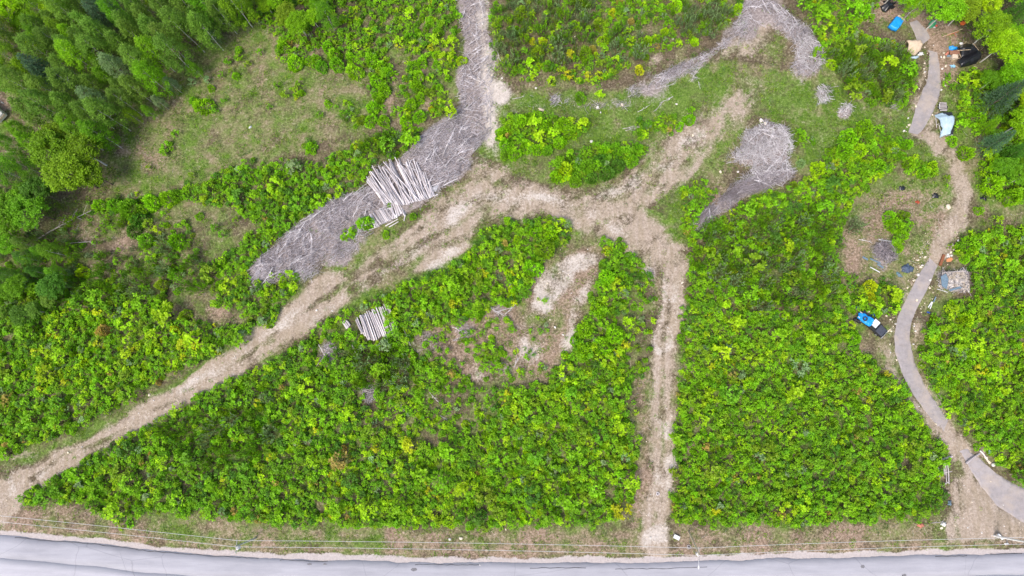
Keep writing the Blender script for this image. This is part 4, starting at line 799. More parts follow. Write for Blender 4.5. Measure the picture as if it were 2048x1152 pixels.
def ob(name, V, F, mat, parent=None, loc=None, smooth=False):
    me = bpy.data.meshes.new(name); me.from_pydata([tuple(v) for v in V], [], [tuple(int(i) for i in f) for f in F]); me.update()
    if smooth: me.polygons.foreach_set('use_smooth', [True] * len(me.polygons))
    me.materials.append(mat); return put(name, me, parent, loc)
def rbox(name, sx, sy, sz, mat, parent=None, loc=(0, 0, 0), bev=.04, rot=(0, 0, 0), taper=1.0, seg=2):
    bm = bmesh.new(); bmesh.ops.create_cube(bm, size=1.0)
    for v in bm.verts:
        k = taper if v.co.z > 0 else 1.0; v.co = Vector((v.co.x * sx * k, v.co.y * sy * k, v.co.z * sz))
    if bev: bmesh.ops.bevel(bm, geom=bm.edges[:], offset=bev, segments=seg, affect='EDGES', profile=.6)
    me = bpy.data.meshes.new(name); bm.to_mesh(me); bm.free(); me.materials.append(mat); o = put(name, me, parent, loc); o.rotation_euler = rot; return o
def tube_ob(name, paths, mat, parent=None, sides=8, loc=None):
    V, F = tubes(paths, sides); V = list(map(tuple, V)); F = [tuple(f) for f in F]
    if sides != 4:
        k = 0
        for pts, rad in paths: F.append(tuple(k + sides - 1 - i for i in range(sides))); e = k + (len(pts) - 1) * sides; F.append(tuple(e + i for i in range(sides))); k += len(pts) * sides
    return ob(name, V, F, mat, parent, loc, False)
# logs: eight shapes, unit length along x
def log_mesh(seed):
    r = random.Random(seed); n = 7; pts = []; rad = []; b = r.uniform(-.012, .012); c = r.uniform(-.01, .01)
    for i in range(n):
        t = i / (n - 1); pts.append((t - .5, b * math.sin(3.14 * t) * 4, c * math.sin(6.28 * t) * 2)); rad.append(.1 * (1.08 - .30 * t) * r.uniform(.94, 1.06))
    V, F = tubes([(pts, rad)], 9); F = [tuple(f) for f in F]; F.append(tuple(8 - i for i in range(9))); e = 6 * 9; F.append(tuple(e + i for i in range(9)))
    V[:, 0] = [pts[k // 9][0] + r.uniform(-.004, .004) * (k // 9 in (0, 6)) for k in range(len(V))]
    me = bpy.data.meshes.new('log'); me.from_pydata([tuple(v) for v in V], [], F); me.update(); me.materials.append(LOGW); return me
LOGM = [log_mesh(i) for i in range(8)]
def stick(name, p0, p1, r, me=None, mat=None):
    me = me or random.choice(LOGM); d = p1 - p0; o = put(name, me); o.location = (p0 + p1) / 2; o.rotation_mode = 'QUATERNION'; o.rotation_quaternion = d.to_track_quat('X', 'Z'); o.scale = (d.length, r / .1, r / .1); return o
def ip(pts, t):
    n = len(pts) - 1; k = min(n - 1, int(t * n)); f = t * n - k; return (pts[k][0] + (pts[k + 1][0] - pts[k][0]) * f, pts[k][1] + (pts[k + 1][1] - pts[k][1]) * f)
def log_layer(lower, upper, n, z, r, ragged, skew, zj=.05, cut=1.0, raggedlow=.8):
    out = []
    for i in range(n):
        t = min(.999, max(0, (i + .5) / n)); a = ip(lower, t); b = ip(upper, min(.999, max(0, t + random.gauss(0, skew))))
        c = random.uniform(-ragged, ragged); L = math.hypot(b[0] - a[0], b[1] - a[1]) * cut; dx, dy = (b[0] - a[0]) / L * cut, (b[1] - a[1]) / L * cut
        a2 = (a[0] + random.uniform(-raggedlow, raggedlow), a[1] + random.uniform(-raggedlow, raggedlow) * 1.5); b2 = (a[0] + dx * (L + c), a[1] + dy * (L + c))
        z1 = z + random.uniform(-zj, zj); rr = r * random.uniform(.62, 1.25); g = ground_z(*P(*a2).xy); out.append(stick('log', P(*a2, g + z1), P(*b2, g + z1 + random.uniform(-.1, .15)), rr))
    return out
LP_LO = [(768, 410), (778, 405), (790, 407), (806, 411), (818, 408), (832, 403), (846, 400), (858, 397), (870, 391)]; LP_UP = [(736, 366), (740, 352), (750, 340), (762, 338), (777, 326), (797, 324), (812, 328), (828, 320), (858, 358)]
def number(lst, text, group, other):
    for i, o in enumerate(lst):
        tag(o, text.format(('first' if i == 0 else ORD[i] if i < len(ORD) else f'{i + 1}th')), 'log', group)
A = log_layer(LP_LO, LP_UP, 28, .40, .12, 8, .02, .10); B_ = log_layer(LP_LO, LP_UP, 32, .72, .105, 9, .045, .14); C_ = log_layer(LP_LO, LP_UP, 18, 1.02, .085, 13, .13, .14)
for lst, txt in ((A, 'grey log low in the long pile, {} from its brush bank end'), (B_, 'bleached log midway up the long pile, {} from its brush bank end'), (C_, 'bleached log askew on the long pile, {} from the brush bank end')): number(lst, txt, 'logs of the long pile', 0)
D1 = log_layer([(785, 440), (796, 434), (803, 427), (812, 433)], [(781, 408), (786, 404), (792, 402), (799, 399)], 9, .60, .12, 2, .02)
number(D1, 'grey log wedged between the long pile and the short row, {} along', 'logs between the piles', 0)
D2 = log_layer([(749, 455), (762, 449), (773, 444), (784, 439), (795, 435)], [(736, 431), (746, 425), (757, 419), (769, 414), (783, 417)], 15, .62, .115, 2, .03, .07); D3 = log_layer([(749, 455), (762, 449), (773, 444), (784, 439)], [(736, 431), (746, 425), (757, 419), (769, 414)], 12, .34, .12, 1, .02)
number(D2, 'bleached log on top of the short row, {} from its brush bank end', 'logs of the short row', 0); number(D3, 'grey log low in the short row, {} from its brush bank end', 'logs of the short row', 0)
E_LO = [(722, 664), (737, 679), (752, 681), (764, 672), (777, 676), (788, 668), (797, 655)]; E_UP = [(709, 642), (721, 629), (733, 627), (743, 621), (753, 616), (768, 611), (780, 616)]
E1 = log_layer(E_LO, E_UP, 18, .66, .15, 4, .02, .12); E2 = log_layer(E_LO, E_UP, 15, .25, .17, 2, .02)
number(E1, 'thick pale log on the bush ringed pile, {} from the track side', 'logs of the pile ringed by bushes', 0); number(E2, 'thick grey log low in the bush ringed pile, {} from the track side', 'logs of the pile ringed by bushes', 0)
E3 = log_layer([(693, 658), (697, 655), (701, 650)], [(683, 644), (688, 642), (693, 641)], 4, .35, .15, 1, .02); number(E3, 'short log in the little stack beside the bush ringed pile, {} along', 'logs of the little stack', 0)
items = []
for a, b, r in (((805, 652), (821, 691), .09), ((704, 690), (715, 716), .08), ((785, 667), (795, 686), .06), ((770, 667), (777, 679), .06), ((887, 371), (915, 357), .07), ((864, 371), (892, 361), .07), ((868, 392), (876, 388), .08), ((771, 452), (796, 438), .08), ((778, 454), (797, 443), .08), ((730, 391), (742, 384), .09), ((737, 460), (760, 452), .06), ((808, 442), (811, 420), .08)):
    za = ground_z(*P(*a).xy); items.append((stick('pole_log', P(*a, za + .35), P(*b, za + .45), r), 'thin bleached loose log', 'log', 'loose thin logs'))
label_by_place(items)

# dead branches, each with its forks
def branch_mesh(seed):
    r = random.Random(seed); n = 6; pts = []; rad = []; y = z = 0
    for i in range(n): pts.append((i / (n - 1) - .5, y, z)); rad.append(.030 * (1.15 - .8 * i / (n - 1))); y += r.uniform(-.04, .04); z += r.uniform(-.01, .02)
    paths = [(pts, rad)]
    for k in range(r.randint(2, 5)):
        i = r.randint(1, n - 2); p = pts[i]; L = r.uniform(.15, .42); a = r.choice((-1, 1)) * r.uniform(.3, .9); q = (p[0] + L * math.cos(a), p[1] + L * math.sin(a), p[2] + r.uniform(0, .08)); mid = ((p[0] + q[0]) / 2, (p[1] + q[1]) / 2 + r.uniform(-.03, .03), (p[2] + q[2]) / 2); paths.append(([p, mid, q], [rad[i] * .7, rad[i] * .5, rad[i] * .25]))
    V, F = tubes(paths, 4); me = mesh_np('dead_branch', V, F, LOGW); return me
BRM = [branch_mesh(i) for i in range(10)]; items = []
def branch(x0, y0, x1, y1, w_=1.0, z=0.0):
    p0, p1 = P(x0, y0), P(x1, y1); z = .10 + z * .25 + .46 * float(min(1, max(0, (sample(grey, np.array((x0 + x1) / 2), np.array((y0 + y1) / 2)) - .3) * 1.6))); g = max(ground_z(p0.x, p0.y), ground_z(p1.x, p1.y)); p0.z = g + z; p1.z = g + z + random.uniform(-.04, .10); d = p1 - p0
    o = put('dead_branch', random.choice(BRM)); o.location = (p0 + p1) / 2; o.rotation_mode = 'QUATERNION'; o.rotation_quaternion = d.to_track_quat('X', 'Z'); s = d.length; q_ = min(s, 2.2); o.scale = (s, q_ * .8, max(1.5, q_ * .7) * w_ * .8)
    items.append((o, random.choice(['bleached forked dead branch lying']), 'branch', 'dead branches on the brush'))
for a in [(935, 155, 965, 170), (930, 165, 950, 172), (936, 135, 950, 165), (905, 278, 890, 312), (912, 262, 895, 300), (928, 292, 895, 312), (932, 290, 910, 310), (865, 298, 885, 288), (815, 313, 828, 306), (870, 305, 893, 340), (995, 105, 1003, 126), (948, 232, 975, 240), (925, 265, 945, 255), (1245, 258, 1300, 250), (1250, 262, 1290, 252), (1305, 160, 1350, 165), (1275, 225, 1300, 210), (1310, 182, 1350, 170), (1372, 130, 1395, 118), (1380, 140, 1410, 125), (1385, 155, 1398, 138), (1345, 195, 1318, 210), (1325, 205, 1310, 225),
          (1395, 165, 1398, 180), (1025, 200, 1050, 193), (1068, 230, 1066, 215), (1060, 192, 1068, 196), (595, 485, 614, 470), (660, 400, 680, 415), (515, 540, 530, 524), (535, 535, 545, 565), (560, 520, 570, 535), (607, 500, 630, 470), (650, 425, 600, 460), (520, 535, 545, 530), (1515, 285, 1530, 275), (1530, 278, 1550, 285), (1508, 325, 1522, 312), (1502, 318, 1508, 305), (1520, 320, 1530, 335), (1470, 310, 1490, 308), (1545, 300, 1555, 318), (1450, 330, 1480, 325), (1540, 350, 1585, 345), (1560, 375, 1590, 345), (1455, 410, 1480, 395), (1630, 180, 1655, 205), (1640, 172, 1662, 190), (1632, 215, 1640, 195), (1650, 180, 1675, 175), (1675, 230, 1690, 210), (1683, 225, 1700, 215),
          (1775, 216, 1800, 208), (1778, 220, 1795, 205), (1715, 480, 1740, 484), (1750, 490, 1772, 520), (1745, 500, 1785, 505), (1200, 645, 1212, 662), (970, 610, 1010, 635), (990, 625, 1030, 615), (640, 690, 660, 720), (860, 785, 885, 810), (880, 830, 900, 845), (850, 765, 870, 785), (735, 780, 750, 772), (780, 785, 810, 800), (795, 790, 812, 822), (1020, 560, 1025, 600), (1010, 630, 1040, 600), (905, 655, 935, 668), (1028, 735, 1045, 700), (540, 905, 522, 915), (1300, 20, 1290, 30), (1540, 20, 1560, 40), (1565, 55, 1590, 60), (1600, 75, 1625, 100), (1610, 120, 1640, 130), (1505, 45, 1530, 60), (1490, 30, 1510, 55), (1860, 1045, 1885, 1040)]: branch(*a)
gmap = grey.copy()
tries = 0
while len(items) < 270 and tries < 30000:
    tries += 1; x = random.uniform(480, 1660); y = random.uniform(0, 590)
    if sample(grey, np.array(x), np.array(y)) < .75: continue
    L = random.choice((random.uniform(9, 22), random.uniform(22, 42))); a = random.uniform(0, 3.14) if random.random() < .5 else random.gauss(-.65, .3); x1, y1 = x + L * math.cos(a), y + L * math.sin(a)
    if sample(grey, np.array(x1), np.array(y1)) < .6: continue
    branch(x, y, x1, y1, .9, random.uniform(.35, .7))
label_by_place(items)

# brushwood: heaps are things, the spread litter is stuff
def twigs(name, sel, per, mat, label=None, cat_=None, group=None, flow=None, lift=.45, lr=(.5, 2.2), rr=(.012, .045), mound=None):
    cx, cy = candidates(1.0 / math.sqrt(per), .6); px, py = pix(cx, cy); w_ = sel(px, py); ok = rng.random(len(cx)) < w_; cx, cy = cx[ok], cy[ok]; px, py = px[ok], py[ok]; n = len(cx)
    L = lr[0] + (lr[1] - lr[0]) * rng.random(n) ** 2; a = rng.random(n) * 6.283
    if flow is not None: f = rng.random(n) < flow[1]; a[f] = flow[0] + rng.normal(size=f.sum()) * .28
    el = rng.normal(size=n) * .12; d = np.stack([np.cos(a) * np.cos(el), np.sin(a) * np.cos(el), np.sin(el)], -1)
    z = height(cx, cy) + rng.random(n) * lift + .05 + (mound(px, py) if mound else 0); C = np.stack([cx, cy, z], -1); s = np.stack([-np.sin(a), np.cos(a), np.zeros(n)], -1); up = np.array([0, 0, 1.0]); r = rr[0] + (rr[1] - rr[0]) * rng.random(n) ** 2 + L * .004
    bend = rng.normal(size=n) * .08 * L; rings = []
    for t, k in ((-.5, 1.0), (0.0, .8), (.5, .35)):
        c = C + d * (L * t)[:, None] + s * (bend * (1 - abs(t) * 2))[:, None]
        rings.append(np.stack([c + up * (r * k)[:, None], c + (s * .87 - up * .5) * (r * k)[:, None], c - (s * .87 + up * .5) * (r * k)[:, None]], 1))
    V = np.stack(rings, 1).reshape(-1, 3); b = np.arange(n)[:, None, None] * 9; tri = []
    for ring in (0, 3):
        for k in range(3): tri.append([ring + k, ring + (k + 1) % 3, ring + 3 + (k + 1) % 3, ring + 3 + k])
    F = (b + np.array(tri)[None]).reshape(-1, 4); me = mesh_np(name, V, F, mat); tint = np.repeat(rng.random(n), 9); attr(me, 'tint', tint); o = put(name, me)
    tag(o, label, cat_, group, None if label else 'stuff'); return o
def twig_material(name, lo, hi):
    m = N(name, .9, .1); a = m.n('ShaderNodeAttribute'); a.attribute_name = 'tint'; f = m.math('ADD', m.math('MULTIPLY', a.outputs['Fac'], .6), m.math('MULTIPLY', m.math('ADD', m.math('MULTIPLY', m.noise(.35, 5, rough=.7), .75), m.math('MULTIPLY', m.noise(1.6, 3), .25)), 1.6)); f = m.math('SUBTRACT', f, .47); return m.color(m.ramp(f, [(.1, lo), (.55, tuple((a_ + b_) / 2 * .95 for a_, b_ in zip(lo, hi))), (.95, hi)]))
TW1 = twig_material('brushwood_grey', (.085, .07, .075), (.76, .71, .745)); TW2 = twig_material('brushwood_dark', (.12, .10, .105), (.50, .45, .48)); TW3 = twig_material('brushwood_pale', (.17, .155, .16), (.84, .80, .82))
def near(cx, cy, rx, ry, ang=0):
    def f(px, py):
        dx, dy = px - cx, py - cy; u = dx * math.cos(ang) + dy * math.sin(ang); v = -dx * math.sin(ang) + dy * math.cos(ang); return np.clip((1.15 - np.hypot(u / rx, v / ry)) * 3, 0, 1)
    return f
def ragged_(px, py): w3 = at(px, py); return np.clip((fbm(311, w3[..., 0], w3[..., 1], 1.6, 4) - .36) * 6, 0, 1)
LOGZONE = blur(np.maximum(poly([(738, 355), (752, 338), (777, 324), (830, 318), (862, 360), (873, 392), (815, 440), (750, 458), (734, 432), (762, 412)]).astype(float), poly([(706, 640), (735, 624), (785, 608), (800, 655), (760, 684), (735, 684)])), 1)
HEAPS = [('big pale grey brush pile at the thicket edge beside the meadow', near(1520, 310, 72, 62, .3), TW3, 20, None, .5), ('long dark swath of thin poles and brush along the thicket edge', near(1515, 375, 75, 20, -.35), TW2, 26, (.35, .8), .6), ('small dark twig heap inside the thicket beside the brush pile', near(1408, 438, 24, 15, -.95), TW2, 34, (.95, .8), .5), ('brush clump between the dark twig heap and the big brush pile', near(1448, 416, 18, 13, .3), TW2, 26, None, .4),
         ('small bleached brush heap on the meadow', near(1646, 192, 15, 17, .3), TW3, 30, None, .4), ('charred looking brush heap beside the paved drive', near(1788, 213, 17, 10, -.3), TW2, 34, (.4, .7), .4), ('round reddish twig heap beside the scrap timber', near(1765, 506, 25, 20, .4), TW2, 38, None, .7), ('tiny scattered twig heap beside a grey bush on the meadow', near(1690, 222, 14, 12, -.5), TW3, 20, None, .3), ('pale brush heap along the wood edge', near(1612, 108, 26, 36, -.6), TW3, 20, None, .5)]
taken = lambda px, py: np.max([f(px, py) for _, f, *_ in HEAPS], axis=0)
for lab, f, mt, per, fl, lift in HEAPS: twigs('brush_pile', (lambda g_: (lambda px, py: g_(px, py) * np.clip(sample(grey, px, py) * 1.6, 0, 1) * (.25 + .75 * ragged_(px, py))))(f), per * 1.6, mt, lab, 'brush pile', None, fl, lift)
trail = blur(stroke([(945, -40, 56), (950, 60, 56), (960, 140, 60), (965, 230, 70)], 6), 1)
def ragged(px, py): w3 = at(px, py); return np.clip((sample(grey, px, py) + (fbm(301, w3[..., 0], w3[..., 1], 2.6, 4) - .5) * 1.9 + (fbm(321, w3[..., 0], w3[..., 1], 7.0, 3) - .5) * .9 - .42) * 2.2, 0, 1) * np.clip(sample(grey, px, py) * 5 - .5, 0, 1) * np.clip(1 - 2.5 * sample(paved_soft, px, py), 0, 1) * np.clip(1 - 2.5 * sample(road_soft, px, py), 0, 1)
twigs('brush_litter', lambda px, py: (1 - sample(LOGZONE, px, py)) * ragged(px, py) * (1 - taken(px, py)) * (1 - .72 * sample(trail, px, py)), 24, TW1, flow=(.62, .45), lift=.4)
twigs('dry_sticks', lambda px, py: np.clip(sample(dry, px, py) + sample(grey, px, py) * .6 + sample(leaf, px, py) * .15, 0, 1) * .25 * (1 - np.clip(sample(road_soft, px, py) * 2, 0, 1)), 2.5, TW1, lift=.12, lr=(.3, 1.6), rr=(.008, .018))

# stones
def stone_mesh(seed):
    bm = bmesh.new(); bmesh.ops.create_icosphere(bm, subdivisions=2, radius=1.0); r = np.random.default_rng(seed); k = r.normal(size=(5, 3)); k /= np.linalg.norm(k, axis=1, keepdims=True)
    for v in bm.verts:
        n = np.array(v.co); q = 1 - .22 * max(0, (k @ n).max() - .75) * 4 + r.normal() * .03; v.co = Vector((n * q * np.array([1, .75, .6])).tolist())
    me = bpy.data.meshes.new('stone'); bm.to_mesh(me); bm.free(); me.materials.append(STONE if seed % 2 else CONC); return me
STM = [stone_mesh(i) for i in range(6)]; items = []
def stone(x, y, r, m=None, name='stone', word='pale stone'):
    p = P(x, y); o = put(name, m or random.choice(STM)); o.location = (p.x, p.y, ground_z(p.x, p.y) + r * .3); o.rotation_euler = (random.uniform(-.3, .3), random.uniform(-.3, .3), random.random() * 6.28); o.scale = (r, r, r); items.append((o, word, 'stone', 'pale stones'))
for a in [(1894, 415, .55), (535, 607, .35), (547, 600, .3), (966, 50, .25), (984, 152, .28), (1004, 158, .22), (1195, 216, .35), (1244, 210, .35), (1183, 285, .4), (1201, 226, .2), (1520, 243, .4), (1527, 251, .3), (1385, 272, .3), (1352, 210, .25), (1338, 600, .15), (1327, 610, .15), (1365, 565, .22), (665, 622, .22), (634, 621, .25), (1072, 178, .25), (1110, 655, .25), (1126, 670, .25), (1100, 640, .2), (1240, 955, .3), (1238, 1003, .25), (1150, 75, .2), (1345, 80, .25), (1440, 345, .3), (420, 845, .25), (1475, 345, .25), (1700, 195, .25), (1866, 92, .15), (1849, 95, .18), (1884, 1048, .45), (1880, 1055, .3), (1984, 929, .42), (1970, 915, .32), (1790, 648, .2), (1770, 632, .25), (1778, 640, .2), (1775, 662, .22), (1860, 560, .3), (1835, 550, .35), (1840, 535, .3), (1848, 515, .3), (1900, 505, .3), (1896, 512, .25), (1833, 600, .3), (960, 1130, .12), (1300, 1074, .2), (300, 790, .3), (140, 905, .25), (900, 1078, .3), (922, 1076, .35), (1012, 1058, .2)]: stone(*a)
for _ in range(150):
    k = random.random()
    if k < .5: pts = random.choice((DRIVE_S, DRIVE_M, [(1885, 480, 44), (1860, 530, 50)])); i = random.randrange(len(pts) - 1); t = random.random(); x, y, ww = [pts[i][j] + (pts[i + 1][j] - pts[i][j]) * t for j in range(3)]; x += random.choice((-1, 1)) * (ww / 2 + random.uniform(0, 9)); rr = random.uniform(.10, .28)
    else: x, y = random.choice([(random.uniform(0, 600), 0), (random.uniform(1290, 1370), random.uniform(450, 1050)), (random.uniform(850, 1250), random.uniform(380, 760)), (random.uniform(1900, 2040), random.uniform(960, 1080))]); y = y or 1000 - x * .58 + random.uniform(-20, 20); rr = random.uniform(.08, .17)
    if sample(roadm, np.array(x), np.array(y)) < .3: stone(x, y, rr, word='small pale stone')
label_by_place(items)
# gravel of the drive verges: nobody could count it
def gravel():
    cx, cy = candidates(.40, .6); px, py = pix(cx, cy)
    edge = np.maximum.reduce([stroke([(a, b, c + 26) for a, b, c in L_], 4) - stroke([(a, b, c) for a, b, c in L_], 2) for L_ in (DRIVE_S[1:5], [(1850, 545, 40), (1862, 520, 42), (1885, 480, 42)])])
    w_ = np.clip(sample(edge, px, py), 0, 1) * .6 + np.clip(sample(sand, px, py) - .3, 0, 1) * .22 + np.clip(sample(dirt, px, py) - .5, 0, 1) * .035
    ok = (rng.random(len(cx)) < w_) & (sample(roadm, px, py) < .2) & (sample(np.clip(paved, 0, 1), px, py) < .4); cx, cy = cx[ok], cy[ok]; n = len(cx); r = .05 + .10 * rng.random(n) ** 2; z = height(cx, cy)
    o8 = np.array([(1, 0, 0), (0, 1, 0), (-1, 0, 0), (0, -1, 0), (0, 0, .7), (0, 0, -.5)]); a = rng.random(n) * 6.28; ca, sa_ = np.cos(a), np.sin(a)
    V = o8[None] * r[:, None, None] * (1 + rng.normal(size=(n, 6, 1)) * .2); V = np.stack([V[..., 0] * ca[:, None] - V[..., 1] * sa_[:, None], V[..., 0] * sa_[:, None] + V[..., 1] * ca[:, None], V[..., 2]], -1) + np.stack([cx, cy, z + .02], -1)[:, None]
    T3 = np.array([(0, 1, 4), (1, 2, 4), (2, 3, 4), (3, 0, 4), (1, 0, 5), (2, 1, 5), (3, 2, 5), (0, 3, 5)]); F = (np.arange(n)[:, None, None] * 6 + T3[None]).reshape(-1, 3)
    tag(put('gravel', mesh_np('gravel', V.reshape(-1, 3), F, CONC)), kind='stuff')
gravel()

# draped sheets
def star_sheet(name, outline, zf, mat, parent=None, rings=12, n=60, wr=.05, seed=0, origin=None, thick=.02):
    """outline: world xy points, sheet height zf(f, x, y); f is 0 at the middle, 1 at the hem"""
    pts = [Vector((p[0], p[1])) for p in outline]; per = [0]
    for a, b in zip(pts, pts[1:] + pts[:1]): per.append(per[-1] + (b - a).length)
    ring = []
    for i in range(n):
        s_ = per[-1] * i / n; k = max(j for j in range(len(pts)) if per[j] <= s_); a = pts[k]; b = pts[(k + 1) % len(pts)]; ring.append(a.lerp(b, (s_ - per[k]) / max(1e-6, per[k + 1] - per[k])))
    c = sum(ring, Vector((0, 0))) / n; V = [(c.x, c.y, zf(0, c.x, c.y))]; F = []
    for q in range(1, rings + 1):
        f = q / rings
        for i, p in enumerate(ring):
            x, y = c.x + (p.x - c.x) * f, c.y + (p.y - c.y) * f; nz = float(fbm(600 + seed, np.array([x]), np.array([y]), .9, 3)[0] - .5); fold = math.sin(i / n * 6.283 * 9 + seed) * wr * .8 * f ** 3
            V.append((x, y, zf(f, x, y) + nz * wr * 3 * (1 - .3 * f) + fold))
    for i in range(n): F.append((0, 1 + i, 1 + (i + 1) % n))
    for q in range(rings - 1):
        for i in range(n): a = 1 + q * n + i; b = 1 + q * n + (i + 1) % n; F.append((a, a + n, b + n, b))
    if origin is not None: V = [(v[0] - origin[0], v[1] - origin[1], v[2] - origin[2]) for v in V]
    o = ob(name, V, F, mat, parent, None, True); md = o.modifiers.new('hem', 'SOLIDIFY'); md.thickness = thick; return o
def sheet_mat(name, c, rough=.45, spec=.5, var=.12): return plain(name, c, rough, var, 2.5, spec)
BLUE_T = sheet_mat('blue_tarpaulin', (.01, .27, .70)); BLUE2 = sheet_mat('dark_blue_plastic', (.01, .05, .28)); CREAM = sheet_mat('cream_canvas', (.52, .41, .30), .8, .2); BLACK = sheet_mat('black_tarpaulin', (.012, .012, .016), .28, .6, .4); WHITE_T = sheet_mat('pale_blue_sheet', (.36, .47, .55), .5, .4)
WHITE = plain('white_paint', (.62, .62, .62), .5, .06, 5); GREENP = sheet_mat('green_plastic', (.10, .40, .22)); RUSTM = plain('rusty_steel', (.22, .085, .04), .8, .35, 6); ORANGE = plain('orange_board', (.52, .22, .10), .8, .2, 5); DARKM = plain('dark_paint', (.022, .023, .028), .35, .3, 5, .5); RUB = plain('rubber', (.03, .03, .03), .8, .2, 8); GLASS = plain('dark_glass', (.02, .025, .03), .08, .1, 5, .7); METAL = plain('galvanised_metal', (.42, .43, .45), .4, .1, 8, .5, .6); SLATE = plain('blue_grey_board', (.13, .19, .24), .7, .25, 4); TAN = plain('beige_cloth', (.58, .48, .38), .8, .15, 4); PINK = plain('faded_red_cloth', (.42, .16, .11), .8, .3, 4)

def wpts(lst, z=0): return [tuple(P(x, y, z).xy) for x, y in lst]
Z5 = lambda l: [(1740 + x / 6.65, y / 6.65) for x, y in l]
# bright blue tarp over a box shaped load
b = P(1791, 48); bz = ground_z(b.x, b.y); t = empty('tarp_covered_load', (b.x, b.y, bz)); tag(t, 'bright blue tarp over a boxy load near the top of the paved drive', 'tarp')
star_sheet('tarp', wpts(Z5([(340, 222), (395, 250), (442, 290), (400, 360), (345, 418), (290, 400), (235, 358), (285, 290)]), .9), lambda f, x, y: bz + (1.05 if f < .84 else 1.05 - (f - .84) * 4.5), BLUE_T, t, wr=.06, seed=3, origin=(b.x, b.y, bz)); rbox('load', 1.7, 1.5, .9, TAN, t, (0, 0, .47), .08, (0, 0, .8))
# cream tarp shelter with its poles
b = P(1827, 95); bz = ground_z(b.x, b.y); t = empty('canvas_shelter', (b.x, b.y, bz)); tag(t, 'cream canvas shelter on short poles beside the paved drive', 'shelter')
ol = wpts(Z5([(478, 545), (570, 540), (662, 540), (692, 585), (682, 655), (630, 712), (565, 702), (500, 668), (505, 600)]), 1.6); ax = Vector((ol[2][0] - ol[0][0], ol[2][1] - ol[0][1])).normalized()
star_sheet('canvas', ol, lambda f, x, y: bz + 1.95 - .55 * ((x - b.x) * -ax.y + (y - b.y) * ax.x) ** 2 * .5 - .35 * f ** 4, CREAM, t, wr=.07, seed=5, origin=(b.x, b.y, bz))
for q in (0, 2, 4, 6): x, y = ol[q][0] - b.x, ol[q][1] - b.y; tube_ob('pole', [([(x * .93, y * .93, -.05), (x * .9, y * .9, 1.3)], [.04, .035])], TANW, t)
# black tarp shelter
Q = Z5([(1150, 640), (1215, 590), (1330, 548), (1372, 575), (1420, 625), (1462, 680), (1482, 765), (1420, 840), (1310, 875), (1190, 912), (1148, 830), (1190, 780), (1215, 740), (1180, 690)])
b = P(1937, 108); bz = ground_z(b.x, b.y); t = empty('tarp_shelter', (b.x, b.y, bz)); tag(t, 'large sagging black tarp shelter with pale poles at the wood edge', 'shelter')
r0 = P(*Z5([(1190, 870)])[0], 1.5).xy; r1 = P(*Z5([(1450, 720)])[0], 1.5).xy; r2 = P(*Z5([(1170, 670)])[0], 1.5).xy; r3 = P(*Z5([(1400, 640)])[0], 1.5).xy
def dseg(x, y, a, c): v = c - a; p = Vector((x, y)) - a; tt = max(0, min(1, p.dot(v) / v.dot(v))); return (p - v * tt).length
star_sheet('tarp', wpts(Q, 1.0), lambda f, x, y: bz + max(.5, 1.9 - .9 * min(dseg(x, y, r0, r1) * 1.0, dseg(x, y, r2, r3) * 1.1)) - .4 * f ** 6, BLACK, t, rings=18, n=90, wr=.10, seed=8, origin=(b.x, b.y, bz))
def polep(parent, base, a, c, za, zc, r=.05, mat=TANW, name='pole'):
    A_ = P(*a, za + base[2]); B2 = P(*c, zc + base[2]); o_ = Vector(base); return tube_ob(name, [([tuple(A_ - o_), tuple((A_ + B2) / 2 - o_ + Vector((0, 0, .02))), tuple(B2 - o_)], [r, r * .95, r * .8])], mat, parent)
for a, c in (((1160, 672), (1335, 660)), ((1368, 572), (1445, 668)), ((1075, 812), (1200, 770)), ((1190, 715), (1215, 765))): polep(t, (b.x, b.y, bz), Z5([a])[0], Z5([c])[0], 2.0, 2.0, .055)
for q in (1, 5, 8): p = P(*Q[q], 0); tube_ob('prop', [([((p.x - b.x) * .9, (p.y - b.y) * .9, -.1), ((p.x - b.x) * .9, (p.y - b.y) * .9, 1.2)], [.05, .04])], TANW, t)
# camp clutter: each piece a thing of its own
def clutter(name, x, y, sx, sy, sz, rz, mat, label, cat_, z=0, bev=.05, taper=1.0):
    p = P(x, y, sz); o = rbox(name, sx, sy, sz, mat, None, (p.x, p.y, ground_z(p.x, p.y) + sz / 2 + z), bev, (0, 0, rz), taper); return tag(o, label, cat_)
def crumple(name, x, y, r, h, mat, label, cat_, seed=0, ang=0, asp=.7):
    p = P(x, y); g = ground_z(p.x, p.y); rr = random.Random(seed); ol_ = []
    for i in range(14): a = i / 14 * 6.283; q = r * rr.uniform(.55, 1.25); u, v = math.cos(a) * q, math.sin(a) * q * asp; ol_.append((p.x + u * math.cos(ang) - v * math.sin(ang), p.y + u * math.sin(ang) + v * math.cos(ang)))
    o = star_sheet(name, ol_, lambda f, x_, y_: g + .04 + h * (1 - f ** 2), mat, None, 8, 36, h * .42, seed, origin=(p.x, p.y, g)); o.location = (p.x, p.y, g); return tag(o, label, cat_)
def table(x, y, w_, d_, h, rz, mat, label):
    p = P(x, y, h); g = ground_z(p.x, p.y); t = empty('low_table', (p.x, p.y, g), rz); tag(t, label, 'table'); rbox('table_top', w_, d_, .07, mat, t, (0, 0, h), .02)
    for i in (-1, 1):
        for j in (-1, 1): rbox('leg', .06, .06, h - .04, GREYW, t, (i * (w_ / 2 - .08), j * (d_ / 2 - .08), h / 2 - .04), .01)
table(*Z5([(1115, 705)])[0], 1.7, .75, .7, .05, plain('brown_table_top', (.26, .13, .085), .7), 'brown topped low table in front of the black tarp shelter')
